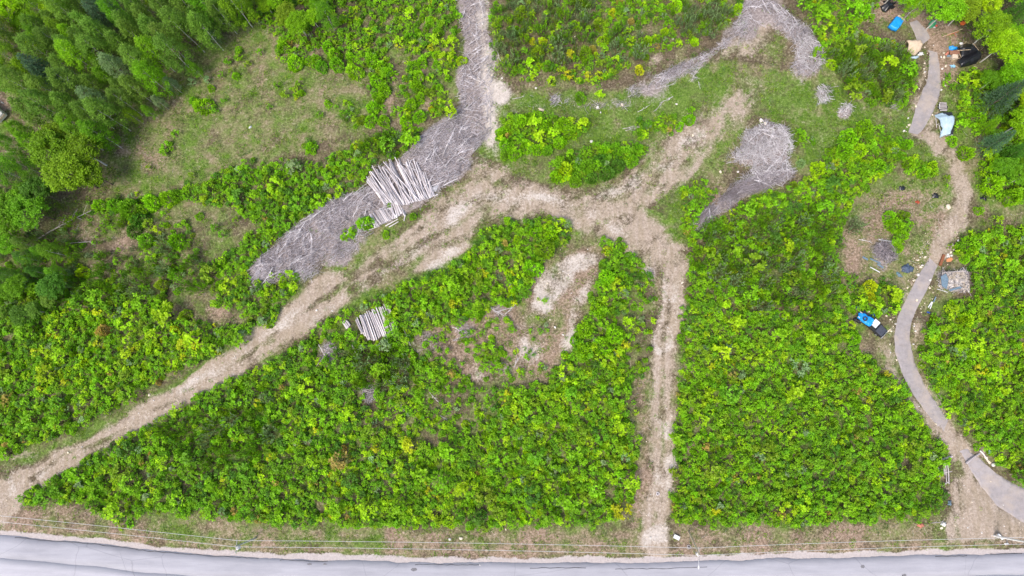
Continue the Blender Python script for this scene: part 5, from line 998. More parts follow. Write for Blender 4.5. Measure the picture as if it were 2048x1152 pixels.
clutter('stove', *Z5([(1125, 755)])[0], 1.0, .75, .7, -.1, TAN, 'beige metal box stove between the brown table and the black tarp', 'stove')
crumple('blue_bundle', *Z5([(1095, 655)])[0], .95, .45, BLUE_T, 'crumpled bright blue cloth beside the brown table', 'cloth', 2, -.1, .5)
crumple('blanket', *Z5([(1020, 710)])[0], .6, .3, PINK, 'faded red blanket heap beside the brown table', 'blanket', 4, .9, .6)
crumple('plastic_bag', *Z5([(1200, 590)])[0], .4, .35, WHITE, 'white plastic bag at the upper corner of the black tarp', 'bag', 6)
crumple('clothing_heap', *Z5([(1035, 755)])[0], .5, .3, SLATE, 'dark slate clothing heap below the faded red blanket', 'clothes', 7)
crumple('blue_bag', *Z5([(1092, 890)])[0], .6, .3, sheet_mat('light_blue_plastic', (.22, .45, .62)), 'light blue plastic bag at the lower corner of the black tarp', 'bag', 9, 0, .6)
crumple('laundry_heap', *Z5([(660, 730)])[0], .6, .35, WHITE, 'white and grey laundry heap just below the cream canvas shelter', 'clothes', 11)
crumple('foam_pad', *Z5([(590, 770)])[0], .8, .2, WHITE_T, 'pale blue foam pad below the cream canvas shelter', 'pad', 12, 0, .45)
crumple('dark_bag', *Z5([(632, 722)])[0], .35, .3, BLACK, 'small black bag on the laundry by the cream shelter', 'bag', 13)
crumple('rubbish_bag', *Z5([(612, 870)])[0], .5, .25, DARKM, 'black rubbish bag in the grass below the cream shelter', 'bag', 14, 1.2, .5)
crumple('black_heap', *Z5([(225, 95)])[0], 1.4, .7, BLACK, 'black plastic heap under the trees beyond the blue tarp', 'plastic heap', 15, .4, .8)
crumple('red_coat', *Z5([(1225, 320)])[0], .7, .4, plain('red_cloth', (.55, .12, .03), .7), 'orange red cloth half hidden under the trees above the black tarp', 'cloth', 16, .7, .8)
crumple('red_rag', *Z5([(870, 355)])[0], .3, .15, plain('red_rag_cloth', (.5, .08, .06), .7), 'small red rag beside the green tub', 'rag', 17)
crumple('white_rag', *Z5([(840, 375)])[0], .3, .15, WHITE, 'small white rag touching the green tub', 'rag', 18, 0, .5)
def tub(x, y, label):
    p = P(x, y, .5); g = ground_z(p.x, p.y); t = empty('plastic_tub', (p.x, p.y, g), .9); tag(t, label, 'tub'); prof = [(.0, .08), (.62, .08), (.66, .12), (.78, .52), (.84, .54), (.84, .50), (.72, .10), (.62, .03), (.0, .03)]; V = []; F = []; n = 24
    for r, z in prof:
        for i in range(n): a = i / n * 6.283; V.append((r * math.cos(a), r * .62 * math.sin(a), z))
    for k in range(len(prof) - 1):
        for i in range(n): F.append((k * n + i, k * n + (i + 1) % n, (k + 1) * n + (i + 1) % n, (k + 1) * n + i))
    ob('basin', V, F, GREENP, t); tube_ob('rim', [([(.84 * math.cos(i / 24 * 6.283), .52 * math.sin(i / 24 * 6.283), .55) for i in range(25)], [.03] * 25)], GREENP, t, 6)
tub(*Z5([(818, 330)])[0], 'green plastic tub beside the broken paved patch')
items = []
for a, c, r, m_ in (((965, 488), (1230, 385), .06, 0), ((1020, 470), (1180, 420), .07, 1), ((1100, 430), (1150, 490), .05, 1), ((700, 280), (745, 235), .06, 0), ((745, 240), (785, 295), .06, 0), ((1100, 845), (1180, 905), .05, 0), ((1075, 940), (1200, 1000), .05, 0), ((1320, 990), (1430, 905), .06, 0), ((1085, 1105), (1180, 1115), .05, 0), ((1110, 1065), (1170, 1105), .05, 0), ((1380, 880), (1440, 900), .04, 0), ((1195, 715), (1215, 760), .03, 0)):
    a = Z5([a])[0]; c = Z5([c])[0]; g = ground_z(*P(*a).xy); o = stick('timber_pole', P(*a, g + .2), P(*c, g + .35), r); o.data = o.data.copy(); o.data.materials[0] = (TANW, plain('red_brown_timber', (.42, .15, .08), .8))[m_]
    items.append((o, ('slim pale loose pole', 'red brown loose board')[m_], 'pole', 'loose camp poles'))
label_by_place(items)
def wood_sheet(name, corners, z, mat, label, cat_, thick=.05):
    W_ = [P(x, y) for x, y in corners]; g = max(ground_z(p.x, p.y) for p in W_); c = sum(W_, Vector()) / len(W_); V = [(p.x - c.x, p.y - c.y, z) for p in W_] + [(p.x - c.x, p.y - c.y, z - thick) for p in W_]; n = len(W_)
    F = [tuple(range(n - 1, -1, -1)), tuple(range(n, 2 * n))] + [(i, (i + 1) % n, n + (i + 1) % n, n + i) for i in range(n)]; o = ob(name, V, F, mat, None, (c.x, c.y, g)); bm = bmesh.new(); bm.from_mesh(o.data); bmesh.ops.recalc_face_normals(bm, faces=bm.faces[:]); bm.to_mesh(o.data); bm.free(); return tag(o, label, cat_)

# car under a pale sheet
def wheel(parent, x, y, r=.34, w_=.24):
    t = tube_ob('wheel', [([(x, y - w_ / 2, r), (x, y - w_ / 2 + .03, r), (x, y + w_ / 2 - .03, r), (x, y + w_ / 2, r)], [r - .04, r, r, r - .04])], RUB, parent, 20); tube_ob('rim', [([(x, y - w_ / 2 - .012, r), (x, y + w_ / 2 + .012, r)], [r * .58, r * .58])], METAL, t, 14); return t
def hull(name, secs, mat, parent, smooth=False):
    """secs: (x, half width, z low, z high, top half width)"""
    V = []; F = []
    for x, hw, z0, z1, tw in secs: V += [(x, -hw, z0), (x, -hw, z0 + (z1 - z0) * .55), (x, -tw, z1), (x, 0, z1 + .03), (x, tw, z1), (x, hw, z0 + (z1 - z0) * .55), (x, hw, z0)]
    for i in range(len(secs) - 1):
        for k in range(7): a = i * 7 + k; b_ = i * 7 + (k + 1) % 7; F.append((a, b_, b_ + 7, a + 7))
    F.append(tuple(range(6, -1, -1))); e = (len(secs) - 1) * 7; F.append(tuple(e + k for k in range(7))); o = ob(name, V, F, mat, parent)
    bm = bmesh.new(); bm.from_mesh(o.data); bmesh.ops.recalc_face_normals(bm, faces=bm.faces[:]); bmesh.ops.bevel(bm, geom=bm.edges[:], offset=.03, segments=2, affect='EDGES'); bm.to_mesh(o.data); bm.free(); return o
def frame_of(front, rear):
    a, c = P(*front), P(*rear); m_ = (a + c) / 2; return (m_.x, m_.y, ground_z(m_.x, m_.y)), math.atan2(a.y - c.y, a.x - c.x), (a - c).length
loc, rz, L = frame_of((1891, 274), (1888, 229)); t = empty('covered_car', loc, rz); tag(t, 'car hidden under a pale sheet on the grass beside the drive', 'car')
hull('body', [(-2.1, .75, .35, .8, .65), (-1.95, .84, .28, .95, .72), (-.6, .87, .25, 1.0, .76), (.9, .87, .25, .98, .76), (1.95, .84, .28, .85, .7), (2.12, .74, .35, .75, .62)], DARKM, t); hull('cabin', [(-1.5, .7, .9, 1.0, .6), (-1.0, .72, .9, 1.38, .56), (.3, .72, .9, 1.4, .56), (.95, .7, .9, 1.0, .62)], GLASS, t)
for x in (-1.3, 1.35):
    for y in (-.78, .78): wheel(t, x, y)
rbox('bumper', .14, 1.55, .16, METAL, t, (2.16, 0, .5), .04); rbox('headlight', .06, .3, .14, WHITE, t, (2.14, .55, .68), .02); rbox('headlight', .06, .3, .14, WHITE, t, (2.14, -.55, .68), .02)
Z7 = lambda l: [(1800 + x / 7.68, 160 + y / 7.68) for x, y in l]
ca, sa2 = math.cos(rz), math.sin(rz)
def carz(f, x, y):
    u = (x - loc[0]) * ca + (y - loc[1]) * sa2; v = -(x - loc[0]) * sa2 + (y - loc[1]) * ca; top = np.interp(u, [-2.6, -2.0, -1.5, -1.0, .3, 1.0, 2.1, 2.4], [.5, .98, 1.06, 1.46, 1.48, 1.06, .93, .55]); return loc[2] + top - .38 * max(0, abs(v) - .62) * 2.2 - .16 * f ** 8
o = star_sheet('car_cover', wpts(Z7([(565, 512), (640, 498), (715, 540), (722, 560), (800, 552), (822, 575), (800, 700), (782, 770), (772, 838), (700, 845), (640, 868), (634, 800), (655, 745), (622, 700), (608, 610), (580, 560)]), 1.0), carz, WHITE_T, None, 16, 80, .045, 21, origin=loc); o.location = loc; tag(o, 'wrinkled pale blue sheet draped over the parked car', 'car cover')
p = P(*Z7([(660, 415)])[0], .5); g = ground_z(p.x, p.y); t = empty('flat_trailer', (p.x, p.y, g), rz); tag(t, 'small flat trailer of grey slats behind the sheeted car', 'trailer'); rbox('frame', 1.7, 1.3, .08, DARKM, t, (0, 0, .38), .02)
for i in range(7): rbox('slat', .16, 1.25, .035, GREYW, t, (-.72 + i * .24, random.uniform(-.05, .05), .445), .008, (0, 0, random.uniform(-.05, .05)))
for y in (-.72, .72): wheel(t, 0, y, .26, .16)
polep(t, (0, 0, 0), (0, 0), (1, 1), 0, 0) if False else None
rbox('tailboard', 1.0, .07, .12, WHITE, t, (0, -.72, .52), .01)
items = []
for a, c in (((545, 570), (565, 735)), ((555, 690), (605, 672)), ((600, 690), (625, 800))):
    a = Z7([a])[0]; c = Z7([c])[0]; g = ground_z(*P(*a).xy); items.append((stick('timber_pole', P(*a, g + .12), P(*c, g + .16), .05), 'thin pale batten', 'pole', 'battens beside the sheeted car'))
label_by_place(items)

# pickup with blue tarp, seen front towards the drive
loc, rz, L = frame_of((1762, 669), (1717, 630)); t = empty('pickup_truck', loc, rz); tag(t, 'dark pickup truck with a white cab roof and blue tarp over its bed', 'pickup truck')
hull('body', [(-2.6, .82, .45, 1.0, .78), (-2.5, .88, .4, 1.05, .82), (.9, .9, .38, 1.05, .82), (2.35, .88, .4, .98, .76), (2.55, .8, .45, .85, .7)], DARKM, t); rbox('hood', 1.35, 1.45, .06, plain('dark_grey_hood', (.05, .055, .07), .35, .2, 4, .5), t, (1.62, 0, 1.035), .03, (0, .05, 0))
hull('cab', [(-.75, .76, 1.0, 1.3, .66), (-.55, .78, 1.0, 1.72, .62), (.55, .78, 1.0, 1.74, .62), (.98, .76, 1.0, 1.12, .68)], GLASS, t); rbox('cab_roof', 1.05, 1.3, .06, WHITE, t, (0, 0, 1.79), .03); rbox('windscreen', .68, 1.2, .03, GLASS, t, (.80, 0, 1.47), .01, (0, .98, 0))
rbox('bumper', .16, 1.7, .2, METAL, t, (2.6, 0, .55), .04)
for y in (-.62, .62): rbox('headlight', .06, .34, .18, WHITE, t, (2.57, y, .8), .02)
for x in (-1.7, 1.65):
    for y in (-.8, .8): wheel(t, x, y, .38, .26)
ca, sa2 = math.cos(rz), math.sin(rz); loc0 = loc
def bedz(f, x, y):
    u = (x - loc0[0]) * ca + (y - loc0[1]) * sa2; v = -(x - loc0[0]) * sa2 + (y - loc0[1]) * ca; return loc0[2] + np.interp(u, [-3.4, -2.7, -1.8, -.9, -.3, .1], [.6, 1.2, 1.6, 1.95, 1.93, 1.85]) - .5 * max(0, abs(v) - .75) - .15 * f ** 8
Z8 = lambda l: [(1690 + x / 10.47, 590 + y / 10.47) for x, y in l]
o = star_sheet('tarp', wpts(Z8([(300, 365), (400, 380), (440, 430), (560, 500), (570, 580), (500, 660), (460, 660), (350, 570), (330, 540), (270, 470), (290, 410)]), 1.5), bedz, BLUE_T, None, 14, 70, .10, 31, origin=loc); o.location = loc; tag(o, 'crumpled bright blue tarp over the pickup bed', 'tarp')
def tyre(x, y, z, r, label, rot=(0, 0, 0)):
    n, m_ = 24, 10; V = []; F = []
    for i in range(n):
        for j in range(m_): a = i / n * 6.283; b_ = j / m_ * 6.283; q = r + r * .32 * math.cos(b_); V.append((q * math.cos(a), q * math.sin(a), r * .3 * math.sin(b_)))
    for i in range(n):
        for j in range(m_): F.append((i * m_ + j, ((i + 1) % n) * m_ + j, ((i + 1) % n) * m_ + (j + 1) % m_, i * m_ + (j + 1) % m_))
    p = P(x, y, z); o = ob('tyre', V, F, RUB, None, (p.x, p.y, ground_z(p.x, p.y) + z), True); o.rotation_euler = rot; return tag(o, label, 'tyre')
tyre(1729, 638, 1.9, .30, 'old black tyre lying on the blue tarp of the pickup', (.1, -.2, 0)); crumple('blue_jug', 1744, 630, .55, .6, BLUE2, 'dark blue plastic drum heap beside the pickup bed', 'plastic', 33, .5); crumple('grey_sack', 1731, 626, .4, .9, TAN, 'grey white sack at the rear of the pickup', 'sack', 34); crumple('green_sack', 1742, 627, .3, .5, GREENP, 'small green sack beside the pickup bed', 'sack', 36)
clutter('blue_crate', 1716, 615, .7, .55, .35, .2, BLUE2, 'small dark blue crate in the grass behind the pickup', 'crate'); crumple('black_rubble', 1713, 642, .8, .3, BLACK, 'black scrap plastic at the rear wheel of the pickup', 'plastic', 35, -.6, .5)
items = []
for a, c in (((315, 345), (365, 380)), ((275, 450), (310, 485))): items.append((stick('timber_pole', P(*Z8([a])[0], 1.9), P(*Z8([c])[0], 1.9), .07), 'short white post on the blue tarp', 'post', 'white posts on the pickup load'))
label_by_place(items)
# scrap beside the drive
Z6 = lambda l: [(1680 + x / 5.236, 480 + y / 5.236) for x, y in l]
def scrap_heap(quad, label):
    W_ = [P(*q) for q in quad]; c = sum(W_, Vector()) / 4; g = ground_z(c.x, c.y); t = empty('scrap_wood_heap', (c.x, c.y, g)); tag(t, label, 'scrap heap'); V = []; F = []
    for i in range(420):
        u, v = random.random(), random.random(); p = W_[0].lerp(W_[1], u).lerp(W_[3].lerp(W_[2], u), v) - c; l = random.uniform(.10, .45); w_ = random.uniform(.04, .14); a = random.random() * 3.14; z = .1 + .45 * math.sin(3.14 * u) * math.sin(3.14 * v) + random.random() * .15; k = len(V); tl = random.uniform(-.1, .1)
        for sx in (-1, 1):
            for sy in (-1, 1):
                for sz in (-.02, .02): V.append((p.x + math.cos(a) * l * sx - math.sin(a) * w_ * sy, p.y + math.sin(a) * l * sx + math.cos(a) * w_ * sy, z + sz + tl * sx))
        F += [(k, k + 1, k + 3, k + 2), (k + 4, k + 6, k + 7, k + 5), (k, k + 4, k + 5, k + 1), (k + 2, k + 3, k + 7, k + 6), (k + 1, k + 5, k + 7, k + 3), (k, k + 2, k + 6, k + 4)]
    m = N('mixed_scrap', .85, .2); f = m.noise(2.2, 4, rough=.8); f2 = m.noise(1.1, 2); m.color(m.mix(m.ramp(f2, [(.45, (0, 0, 0)), (.6, (1, 1, 1))]), m.ramp(f, [(.35, (.14, .12, .11)), (.65, (.62, .58, .55))]), m.ramp(f, [(.35, (.16, .14, .10)), (.65, (.52, .44, .36))])))
    ob('scrap', V, F, m.m, t)
    for i in range(4):
        a, b_ = W_[i] - c, W_[(i + 1) % 4] - c
        if i != 1: tube_ob('border_rail', [([(a.x, a.y, .3), ((a.x + b_.x) / 2, (a.y + b_.y) / 2, .33), (b_.x, b_.y, .3)], [.06, .06, .06])], GREYW, t)
scrap_heap(Z6([(1030, 355), (1270, 340), (1305, 540), (1010, 510)]), 'square heap of grey scrap wood beside the paved drive')
wood_sheet('blue_grey_sheet', Z6([(1000, 400), (1050, 370), (1080, 430), (1060, 530), (1010, 500)]), .62, SLATE, 'dark blue grey board leaning at the drive side of the scrap wood heap', 'board'); wood_sheet('blue_grey_board', Z6([(1085, 535), (1200, 500), (1225, 515), (1100, 550)]), .5, SLATE, 'narrow blue grey board on the lower rim of the scrap wood heap', 'board')
clutter('rusty_beam', 1884, 520, .45, 2.1, .35, -.42, RUSTM, 'rusty steel beam at the edge of the gravelly drive', 'beam'); wood_sheet('orange_slab', Z6([(1100, 205), (1150, 185), (1172, 205), (1150, 230), (1105, 235)]), .25, ORANGE, 'orange brown slab beside the rusty beam', 'slab')
items = []
for a, c, w_, m_ in (((385, 5), (520, 25), .07, 2), ((220, 185), (275, 215), .16, 1), ((290, 205), (400, 255), .12, 1), ((300, 290), (400, 345), .08, 2), ((370, 290), (445, 335), .05, 0), ((370, 260), (430, 300), .16, 1), ((905, 710), (945, 650), .09, 2), ((925, 725), (950, 655), .08, 2), ((990, 520), (1100, 555), .05, 2), ((1045, 330), (1090, 360), .06, 0), ((960, 655), (985, 600), .10, 1)):
    a = Z6([a])[0]; c = Z6([c])[0]; p0, p1 = P(*a), P(*c); g = max(ground_z(*p0.xy), ground_z(*p1.xy)); d = p1 - p0; o = rbox('plank', d.length, w_ * 2, .06, (GREYW, SLATE, WHITE)[m_], None, ((p0.x + p1.x) / 2, (p0.y + p1.y) / 2, g + .22), .01, (0, 0, math.atan2(d.y, d.x)))
    items.append((o, ('weathered grey loose plank', 'blue grey loose plank', 'white painted loose plank')[m_], 'plank', 'loose planks'))
label_by_place(items)
crumple('plastic_heap', *Z6([(700, 300)])[0], 1.3, .35, plain('dark_blue_grey_plastic', (.06, .085, .13), .5, .5, 3), 'dark blue grey plastic rubbish heap beside the drive', 'rubbish', 41, .2, .6); crumple('plastic_bag', *Z6([(612, 370)])[0], .8, .3, SLATE, 'slate coloured rubbish bag below the dark plastic heap', 'bag', 42, -.6, .5); crumple('blue_rag', *Z6([(915, 762)])[0], .4, .15, BLUE2, 'dark blue rag at the edge of the drive below the white planks', 'rag', 43, 0, .5); crumple('teal_rag', *Z6([(590, 345)])[0], .25, .15, sheet_mat('teal_cloth', (.1, .5, .45)), 'small teal rag touching the slate coloured bag', 'rag', 44)
for x, y, r, sd_, lab in ((1803, 377, .7, 51, 'black burnt rubbish patch among bushes above the round bush'), (1870, 393, .8, 52, 'black rubbish heap just beside the drive bend'), (1965, 397, .7, 53, 'dark rubbish heap in the grass across the drive'), (1859, 707, .4, 54, 'small dark blue bag in the bushes beside the drive'), (1887, 719, .5, 55, 'black bag in the bushes below the bare sand spot')): crumple('rubbish_heap', x, y, r, .25, BLACK if sd_ != 54 else BLUE2, lab, 'rubbish', sd_)
crumple('grey_rags', 1866, 723, .7, .2, WHITE_T, 'pale grey rags in the bushes beside the black bag', 'rags', 56, .2, .5); crumple('red_plant_patch', 1834, 405, .45, .25, plain('rusty_red_cloth', (.35, .06, .03), .8), 'rusty red cloth scrap in the grass', 'cloth', 57)
# stacked rails, beams across the drive
items = []
for a, c, r in (((1884, 919), (1905, 913), .17), ((1887, 925), (1888, 948), .09), ((1891, 922), (1893, 966), .10), ((1895, 924), (1898, 968), .11), ((1884, 972), (1897, 964), .09), ((1876, 935), (1880, 955), .09), ((1889, 922), (1890, 950), .08), ((1878, 946), (1904, 943), .07), ((1872, 940), (1875, 950), .08)):
    g = ground_z(*P(*a).xy); items.append((stick('fence_rail', P(*a, g + .35), P(*c, g + .4), r), 'weathered grey rail in the heap of stacked rails', 'rail', 'stacked rails'))
label_by_place(items)
g = .1
tag(stick('barrier_beam', P(1932, 927, .45), P(1960, 907, .5), .16), 'pale squared beam laid across the paved drive', 'beam'); tag(stick('barrier_beam', P(1960, 901, .5), P(1975, 919, .4), .11), 'dark grey beam beside the white rocks at the drive edge', 'beam')
crumple('cement_bag', 1975, 922, .6, .3, TAN, 'cream coloured split bag between the white rocks', 'bag', 61, -.8, .5); crumple('plastic_bag', 1979, 903, .5, .25, WHITE_T, 'pale grey plastic bag in the bushes by the barrier beam', 'bag', 62); crumple('dark_bag', 1896, 1006, .6, .35, SLATE, 'blue grey bag at the thicket corner above the drive mouth', 'bag', 63, 1.2, .6); crumple('red_cloth', 1839, 1050, .6, .2, PINK, 'brown red cloth on the verge below the thicket corner', 'cloth', 64); crumple('white_sack', 1884, 1047, .5, .3, WHITE, 'white sack at the edge of the straw covered drive mouth', 'sack', 65)
# roadside white box with lid and handles
p = P(1352, 1073); g = ground_z(p.x, p.y); t = empty('white_cooler', (p.x, p.y, g), -.45); tag(t, 'white lidded cooler box on the verge by the straight track', 'cooler'); rbox('box', .95, .6, .45, WHITE, t, (0, 0, .24), .06); rbox('lid', 1.0, .65, .1, WHITE, t, (0, 0, .52), .04)
for x in (-.5, .5): rbox('handle', .05, .3, .06, METAL, t, (x, 0, .38), .015)
# stump with a dark hollow in the straight track, and the hole near the guyed pole
def ring(name, x, y, r, label, m1, h=.25):
    p = P(x, y); g = ground_z(p.x, p.y); t = empty(name, (p.x, p.y, g)); tag(t, label, 'stump'); prof = [(r * 1.15, -.1), (r, h), (r * .55, h + .02), (r * .5, h * .3), (0.01, h * .3)]; V = []; F = []; n = 18
    for q, z in prof:
        for i in range(n): a = i / n * 6.283; k = 1 + .1 * math.sin(3 * a + x); V.append((q * k * math.cos(a), q * k * math.sin(a), z))
    for k in range(len(prof) - 1):
        for i in range(n): F.append((k * n + i, k * n + (i + 1) % n, (k + 1) * n + (i + 1) % n, (k + 1) * n + i))
    ob('stump_rim', V, F, m1, t); o = ob('hollow', [(r * .46 * math.cos(i / 12 * 6.283), r * .46 * math.sin(i / 12 * 6.283), h * .45) for i in range(12)], [tuple(range(12))], BLACK, t); return t
ring('hollow_stump', 1315, 987, .28, 'small pale stump with a dark hollow in the straight dirt track', LOGW, .18); ring('hollow_stump', 1377, 1093, .35, 'dark hollow stump where the guy wire meets the verge', GREYW, .15)
crumple('white_scrap', 502, 256, .45, .3, WHITE, 'torn white plastic scrap in the middle of the meadow', 'plastic', 71, 1.1, .5); crumple('plastic_scrap', 1168, 942, .4, .5, WHITE_T, 'pale blue white plastic caught in the bottom thicket', 'plastic', 72, 1.4, .6); crumple('pale_board', 1082, 221, .8, .2, TAN, 'pinkish white torn board beside the shrub island', 'board', 73, -.4, .45); crumple('grey_sheet', 871, 380, .9, .35, plain('grey_tin', (.42, .42, .44), .5), 'crumpled grey sheet metal at the end of the long log pile', 'sheet metal', 74, .7, .7); crumple('white_bucket', 8, 207, .35, .4, WHITE, 'white bucket on bare soil above the small camper', 'bucket', 75, -.5, .5)
crumple('white_scrap', 912, 2, .45, .2, WHITE, 'white plastic scrap at the top of the grey skid trail', 'plastic', 76); crumple('pale_scrap', 1176, 1040, .55, .3, TAN, 'beige scrap at the lower edge of the bottom thicket', 'scrap', 77, .5, .5)
# small camper at the woods, half outside the frame
loc, rz, L = frame_of((19, 245), (-26, 207)); t = empty('camper', loc, rz); tag(t, 'small white camper with dark roof hatches parked among the trees', 'camper'); m_c = WHITE
hull('body', [(-2.6, 1.0, .5, 2.1, .9), (-2.5, 1.05, .45, 2.35, .98), (2.1, 1.05, .45, 2.35, .98), (2.6, .95, .5, 1.7, .85)], m_c, t); rbox('nose_panel', .10, 1.7, .5, plain('faded_orange_panel', (.62, .50, .38), .6), t, (2.60, 0, 1.15), .02)
for x, y, a, b_ in ((1.2, .35, .9, .45), (-.3, -.3, 1.2, .5), (-1.6, .3, .7, .5), (1.5, -.5, .5, .35)): rbox('roof_hatch', a, b_, .12, GLASS if y < 0.33 else DARKM, t, (x, y, 2.42), .03)
for y in (-1.0, 1.0): wheel(t, -.3, y, .34, .2)
rbox('window', 1.2, .03, .5, GLASS, t, (.3, -1.06, 1.55), .01); rbox('door', .7, .03, 1.5, TAN, t, (-1.3, -1.06, 1.25), .01)
# fallen dead trees on the wood edge
def fallen(pts_px, r, label, nl, seed):
    rr = random.Random(seed); g0 = P(*pts_px[0]); g = ground_z(g0.x, g0.y); t = empty('fallen_tree', (g0.x, g0.y, g)); tag(t, label, 'dead tree'); pts = []
    for i, q in enumerate(pts_px): p = P(*q); pts.append((p.x - g0.x, p.y - g0.y, ground_z(p.x, p.y) - g + .35 + .5 * i / len(pts_px)))
    rad = [r * (1.1 - .85 * i / (len(pts) - 1)) for i in range(len(pts))]; tube_ob('trunk', [(pts, rad)], GREYW, t)
    for k in range(nl):
        i = rr.randint(1, len(pts) - 2); p = Vector(pts[i]).lerp(Vector(pts[i + 1]), rr.random()); d = (Vector(pts[-1]) - Vector(pts[0])).normalized(); a = rr.choice((-1, 1)) * rr.uniform(.4, 1.0); L = rr.uniform(.8, 2.6); d2 = Vector((d.x * math.cos(a) - d.y * math.sin(a), d.x * math.sin(a) + d.y * math.cos(a), rr.uniform(0, .3)))
        tube_ob('limb', [([tuple(p), tuple(p + d2 * L * .5 + Vector((0, 0, .05))), tuple(p + d2 * L)], [rad[i] * .5, rad[i] * .35, rad[i] * .12])], GREYW, t, 4)
fallen([(78, 482), (105, 466), (135, 450), (160, 438), (190, 424)], .16, 'long grey fallen dead tree across the clearing by the woods', 10, 3); fallen([(145, 488), (168, 487), (190, 486)], .09, 'thin pale fallen stem below the long fallen dead tree', 4, 4); fallen([(900, 290), (893, 305), (888, 318)], .12, 'upturned grey root snag on the brush bank', 8, 6); fallen([(1522, 273), (1535, 279), (1552, 286)], .16, 'thick dark dead trunk on the big brush pile', 5, 9)

# ------------------------------------------------------------------ utility poles and their lines
PH = 9.5
def upole(name, basepx, toppx, label, mat, arm_dir=None, kit=()):
    b_ = P(*basepx); g = ground_z(b_.x, b_.y); tp = P(*toppx, PH) - Vector((b_.x, b_.y, g)); t = empty('utility_pole', (b_.x, b_.y, g)); tag(t, label, 'utility pole', 'utility poles along the road')
    n = 7; tube_ob('pole', [([tuple(tp * (i / (n - 1)) - Vector((0, 0, .3 if i == 0 else 0))) for i in range(n)], [.17 - .06 * i / (n - 1) for i in range(n)])], mat, t, 12)
    ends = []
    ad = Vector((arm_dir[0], arm_dir[1], 0)).normalized(); c = tp * .955; w_ = 1.0
    tube_ob('crossarm', [([tuple(c - ad * w_), tuple(c + ad * w_)], [.06, .06])], GREYW, t, 4)
    for q in (-.9, 0, .9):
        i0 = c + ad * q + (Vector((0, 0, .05)) if q else tp * .048); tube_ob('insulator', [([tuple(i0), tuple(i0 + Vector((0, 0, .08))), tuple(i0 + Vector((0, 0, .16))), tuple(i0 + Vector((0, 0, .22)))], [.04, .07, .05, .02])], WHITE, t, 10); ends.append(Vector((b_.x, b_.y, g)) + i0 + Vector((0, 0, .22)))
    if 'can' in kit:
        q = tp * .86 + ad * .38; cn = tube_ob('transformer', [([tuple(q - Vector((0, 0, .45))), tuple(q - Vector((0, 0, .4))), tuple(q + Vector((0, 0, .35))), tuple(q + Vector((0, 0, .45)))], [.24, .27, .27, .12])], WHITE, t, 16); tube_ob('bushing', [([tuple(q + Vector((.08, 0, .45))), tuple(q + Vector((.1, 0, .62)))], [.05, .03])], DARKM, cn, 8)
    if 'lamp' in kit:
        q = tp * .9; e = q + ad * 1.9 + Vector((0, 0, .25)); lm = tube_ob('lamp_arm', [([tuple(q), tuple(q + ad * .9 + Vector((0, 0, .3))), tuple(e)], [.04, .035, .03])], METAL, t, 8); tube_ob('lamp_head', [([tuple(e - ad * .1), tuple(e + ad * .15), tuple(e + ad * .5)], [.06, .15, .05])], WHITE, lm, 10)
    return t, ends
rdir = (P(1400, 1150) - P(1400, 1090)).xy
t1, e1 = upole('utility_pole', (512, 1076), (471, 1093), 'weathered grey utility pole topped by a white transformer beside the road', plain('pole_wood_grey', (.60, .57, .50), .8, .2, 6), rdir, ('can',))
t2, e2 = upole('utility_pole', (1376, 1062), (1399, 1110), 'tan utility pole with white transformer and lamp arm by the straight track mouth', plain('pole_wood_tan', (.72, .56, .38), .8, .2, 6), rdir, ('can', 'lamp'))
t3, e3 = upole('utility_pole', (1986, 1071), (2066, 1087), 'pale utility pole leaning over the straw beside the paved drive mouth', plain('pole_wood_pale', (.75, .73, .70), .8, .12, 6), rdir, ())
g = P(1377, 1093); gz = ground_z(g.x, g.y); o = tube_ob('guy_wire', [([tuple(Vector((g.x, g.y, gz + .1))), tuple(e2[1].lerp(Vector((g.x, g.y, gz)), .12))], [.025, .02])], METAL, None, 6); tag(o, 'taut guy wire from the tan pole to the hollow stump', 'wire')
CABLE = plain('bright_cable', (.5, .5, .5), .5, .05)
def span(a, b_, sag, label, r=.03):
    n = 24; pts = [tuple(a.lerp(b_, i / n) - Vector((0, 0, sag * 4 * (i / n) * (1 - i / n)))) for i in range(n + 1)]; o = tube_ob('power_line', [(pts, [r] * (n + 1))], CABLE, None, 5); return tag(o, label, 'cable', 'power lines along the road')
off = (P(-400, 1005, PH) - Vector((0, 0, 0)))
for k, nm in ((0, 'verge side'), (1, 'road side')):
    o_l = Vector(off) + Vector(((rdir.normalized() * (0 if k == 1 else -.9)).x, (rdir.normalized() * (0 if k == 1 else -.9)).y, 0))
    span(o_l, e1[k], .7, f'{nm} power line from the woods to the pole with a white cap'); span(e1[k], e2[k], .9, f'{nm} power line between the grey pole and the tan pole')
    span(e2[k], e3[k], .7, f'{nm} power line between the tan pole and the pale leaning pole')
far = P(2420, 1060, PH); span(e3[1], far, .6, 'power line leaving the pale leaning pole past the drive mouth')
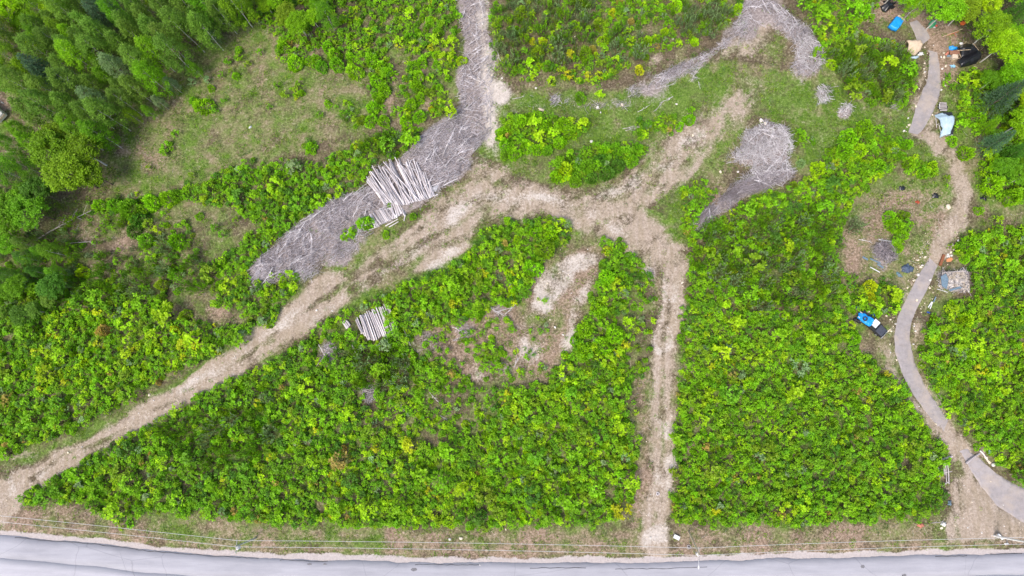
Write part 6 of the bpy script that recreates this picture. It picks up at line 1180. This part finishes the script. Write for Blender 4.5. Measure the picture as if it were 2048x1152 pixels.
# slanting sign board and short post by the pale pole
p = P(1993, 1071); g = ground_z(p.x, p.y); t = empty('leaning_board', (p.x, p.y, g), -.85); tag(t, 'white board with a black edge leaning near the pale pole', 'board'); rbox('panel', 1.1, .38, .05, WHITE, t, (0, 0, .7), .01, (.5, 0, 0)); rbox('edge_strip', 1.15, .10, .06, BLACK, t, (0, .22, .80), .01, (.5, 0, 0)); rbox('leg', .06, .06, .7, GREYW, t, (-.4, 0, .32), .01); rbox('leg', .06, .06, .7, GREYW, t, (.4, 0, .32), .01)
p = P(2011, 1087); g = ground_z(p.x, p.y); t = empty('marker_post', (p.x, p.y, g)); tag(t, 'thin post with a flared white foot at the road edge', 'post'); q = P(2004, 1076, .0) - p; tube_ob('post', [([(0, 0, .1), (q.x * .9, q.y * .9, .9)], [.05, .04])], METAL, t, 8); rbox('foot', .7, .3, .12, WHITE, t, (0, 0, .06), .04, (0, 0, .1), .6)
# dark patches and the pothole repair in the road
def patch(name, x, y, rx, ry, label=None, seed=0):
    rr = random.Random(seed); V = []; 
    for i in range(20): a = i / 20 * 6.283; k = rr.uniform(.8, 1.15); p = P(x + rx * k * math.cos(a), y + ry * k * math.sin(a)); V.append((p.x, p.y, .072))
    tag(ob(name, V, [tuple(range(19, -1, -1))], asphalt_patch), kind='structure')
asphalt_patch = plain('fresh_asphalt', (.16, .155, .165), .85, .3, 6)
for i, a in enumerate(((828, 1139, 6, 3.5), (619, 1128, 5, 2), (650, 1128, 4, 1.5), (1725, 1133, 4, 3.5), (1808, 1151, 5, 3))): patch('road_patch', *a, seed=i)
def crack(pts, w_=.05):
    V = []; F = []
    for i, (x, y) in enumerate(pts):
        p = P(x, y + random.uniform(-1.0, 1.0)); V += [(p.x, p.y + w_ * random.uniform(.4, 1), .071), (p.x, p.y - w_ * random.uniform(.4, 1), .071)]
        if i: k = 2 * i; F.append((k - 2, k - 1, k + 1, k))
    tag(ob('road_crack', V, F, BLACKISH), kind='structure')
BLACKISH = plain('crack_filler', (.06, .06, .065), .9)
topy = lambda x: float(np.interp(x, [p[0] for p in ROAD_TOP], [p[1] for p in ROAD_TOP]))
for a, b_, dy in ((560, 664, 3), (830, 960, 4), (1060, 1180, 10), (1230, 1420, 12), (30, 520, 1), (1980, 2048, 1), (1870, 1940, 3)): crack([(x, topy(x) + dy) for x in range(a, b_, 8)], .06)
crack([(240 + i * 2, 1103 + i * 6) for i in range(8)], .03); crack([(1932 - i * .5, 1112 + i * 6) for i in range(7)], .04); crack([(814 + i * .1, 1122 + i * 6) for i in range(6)], .02)
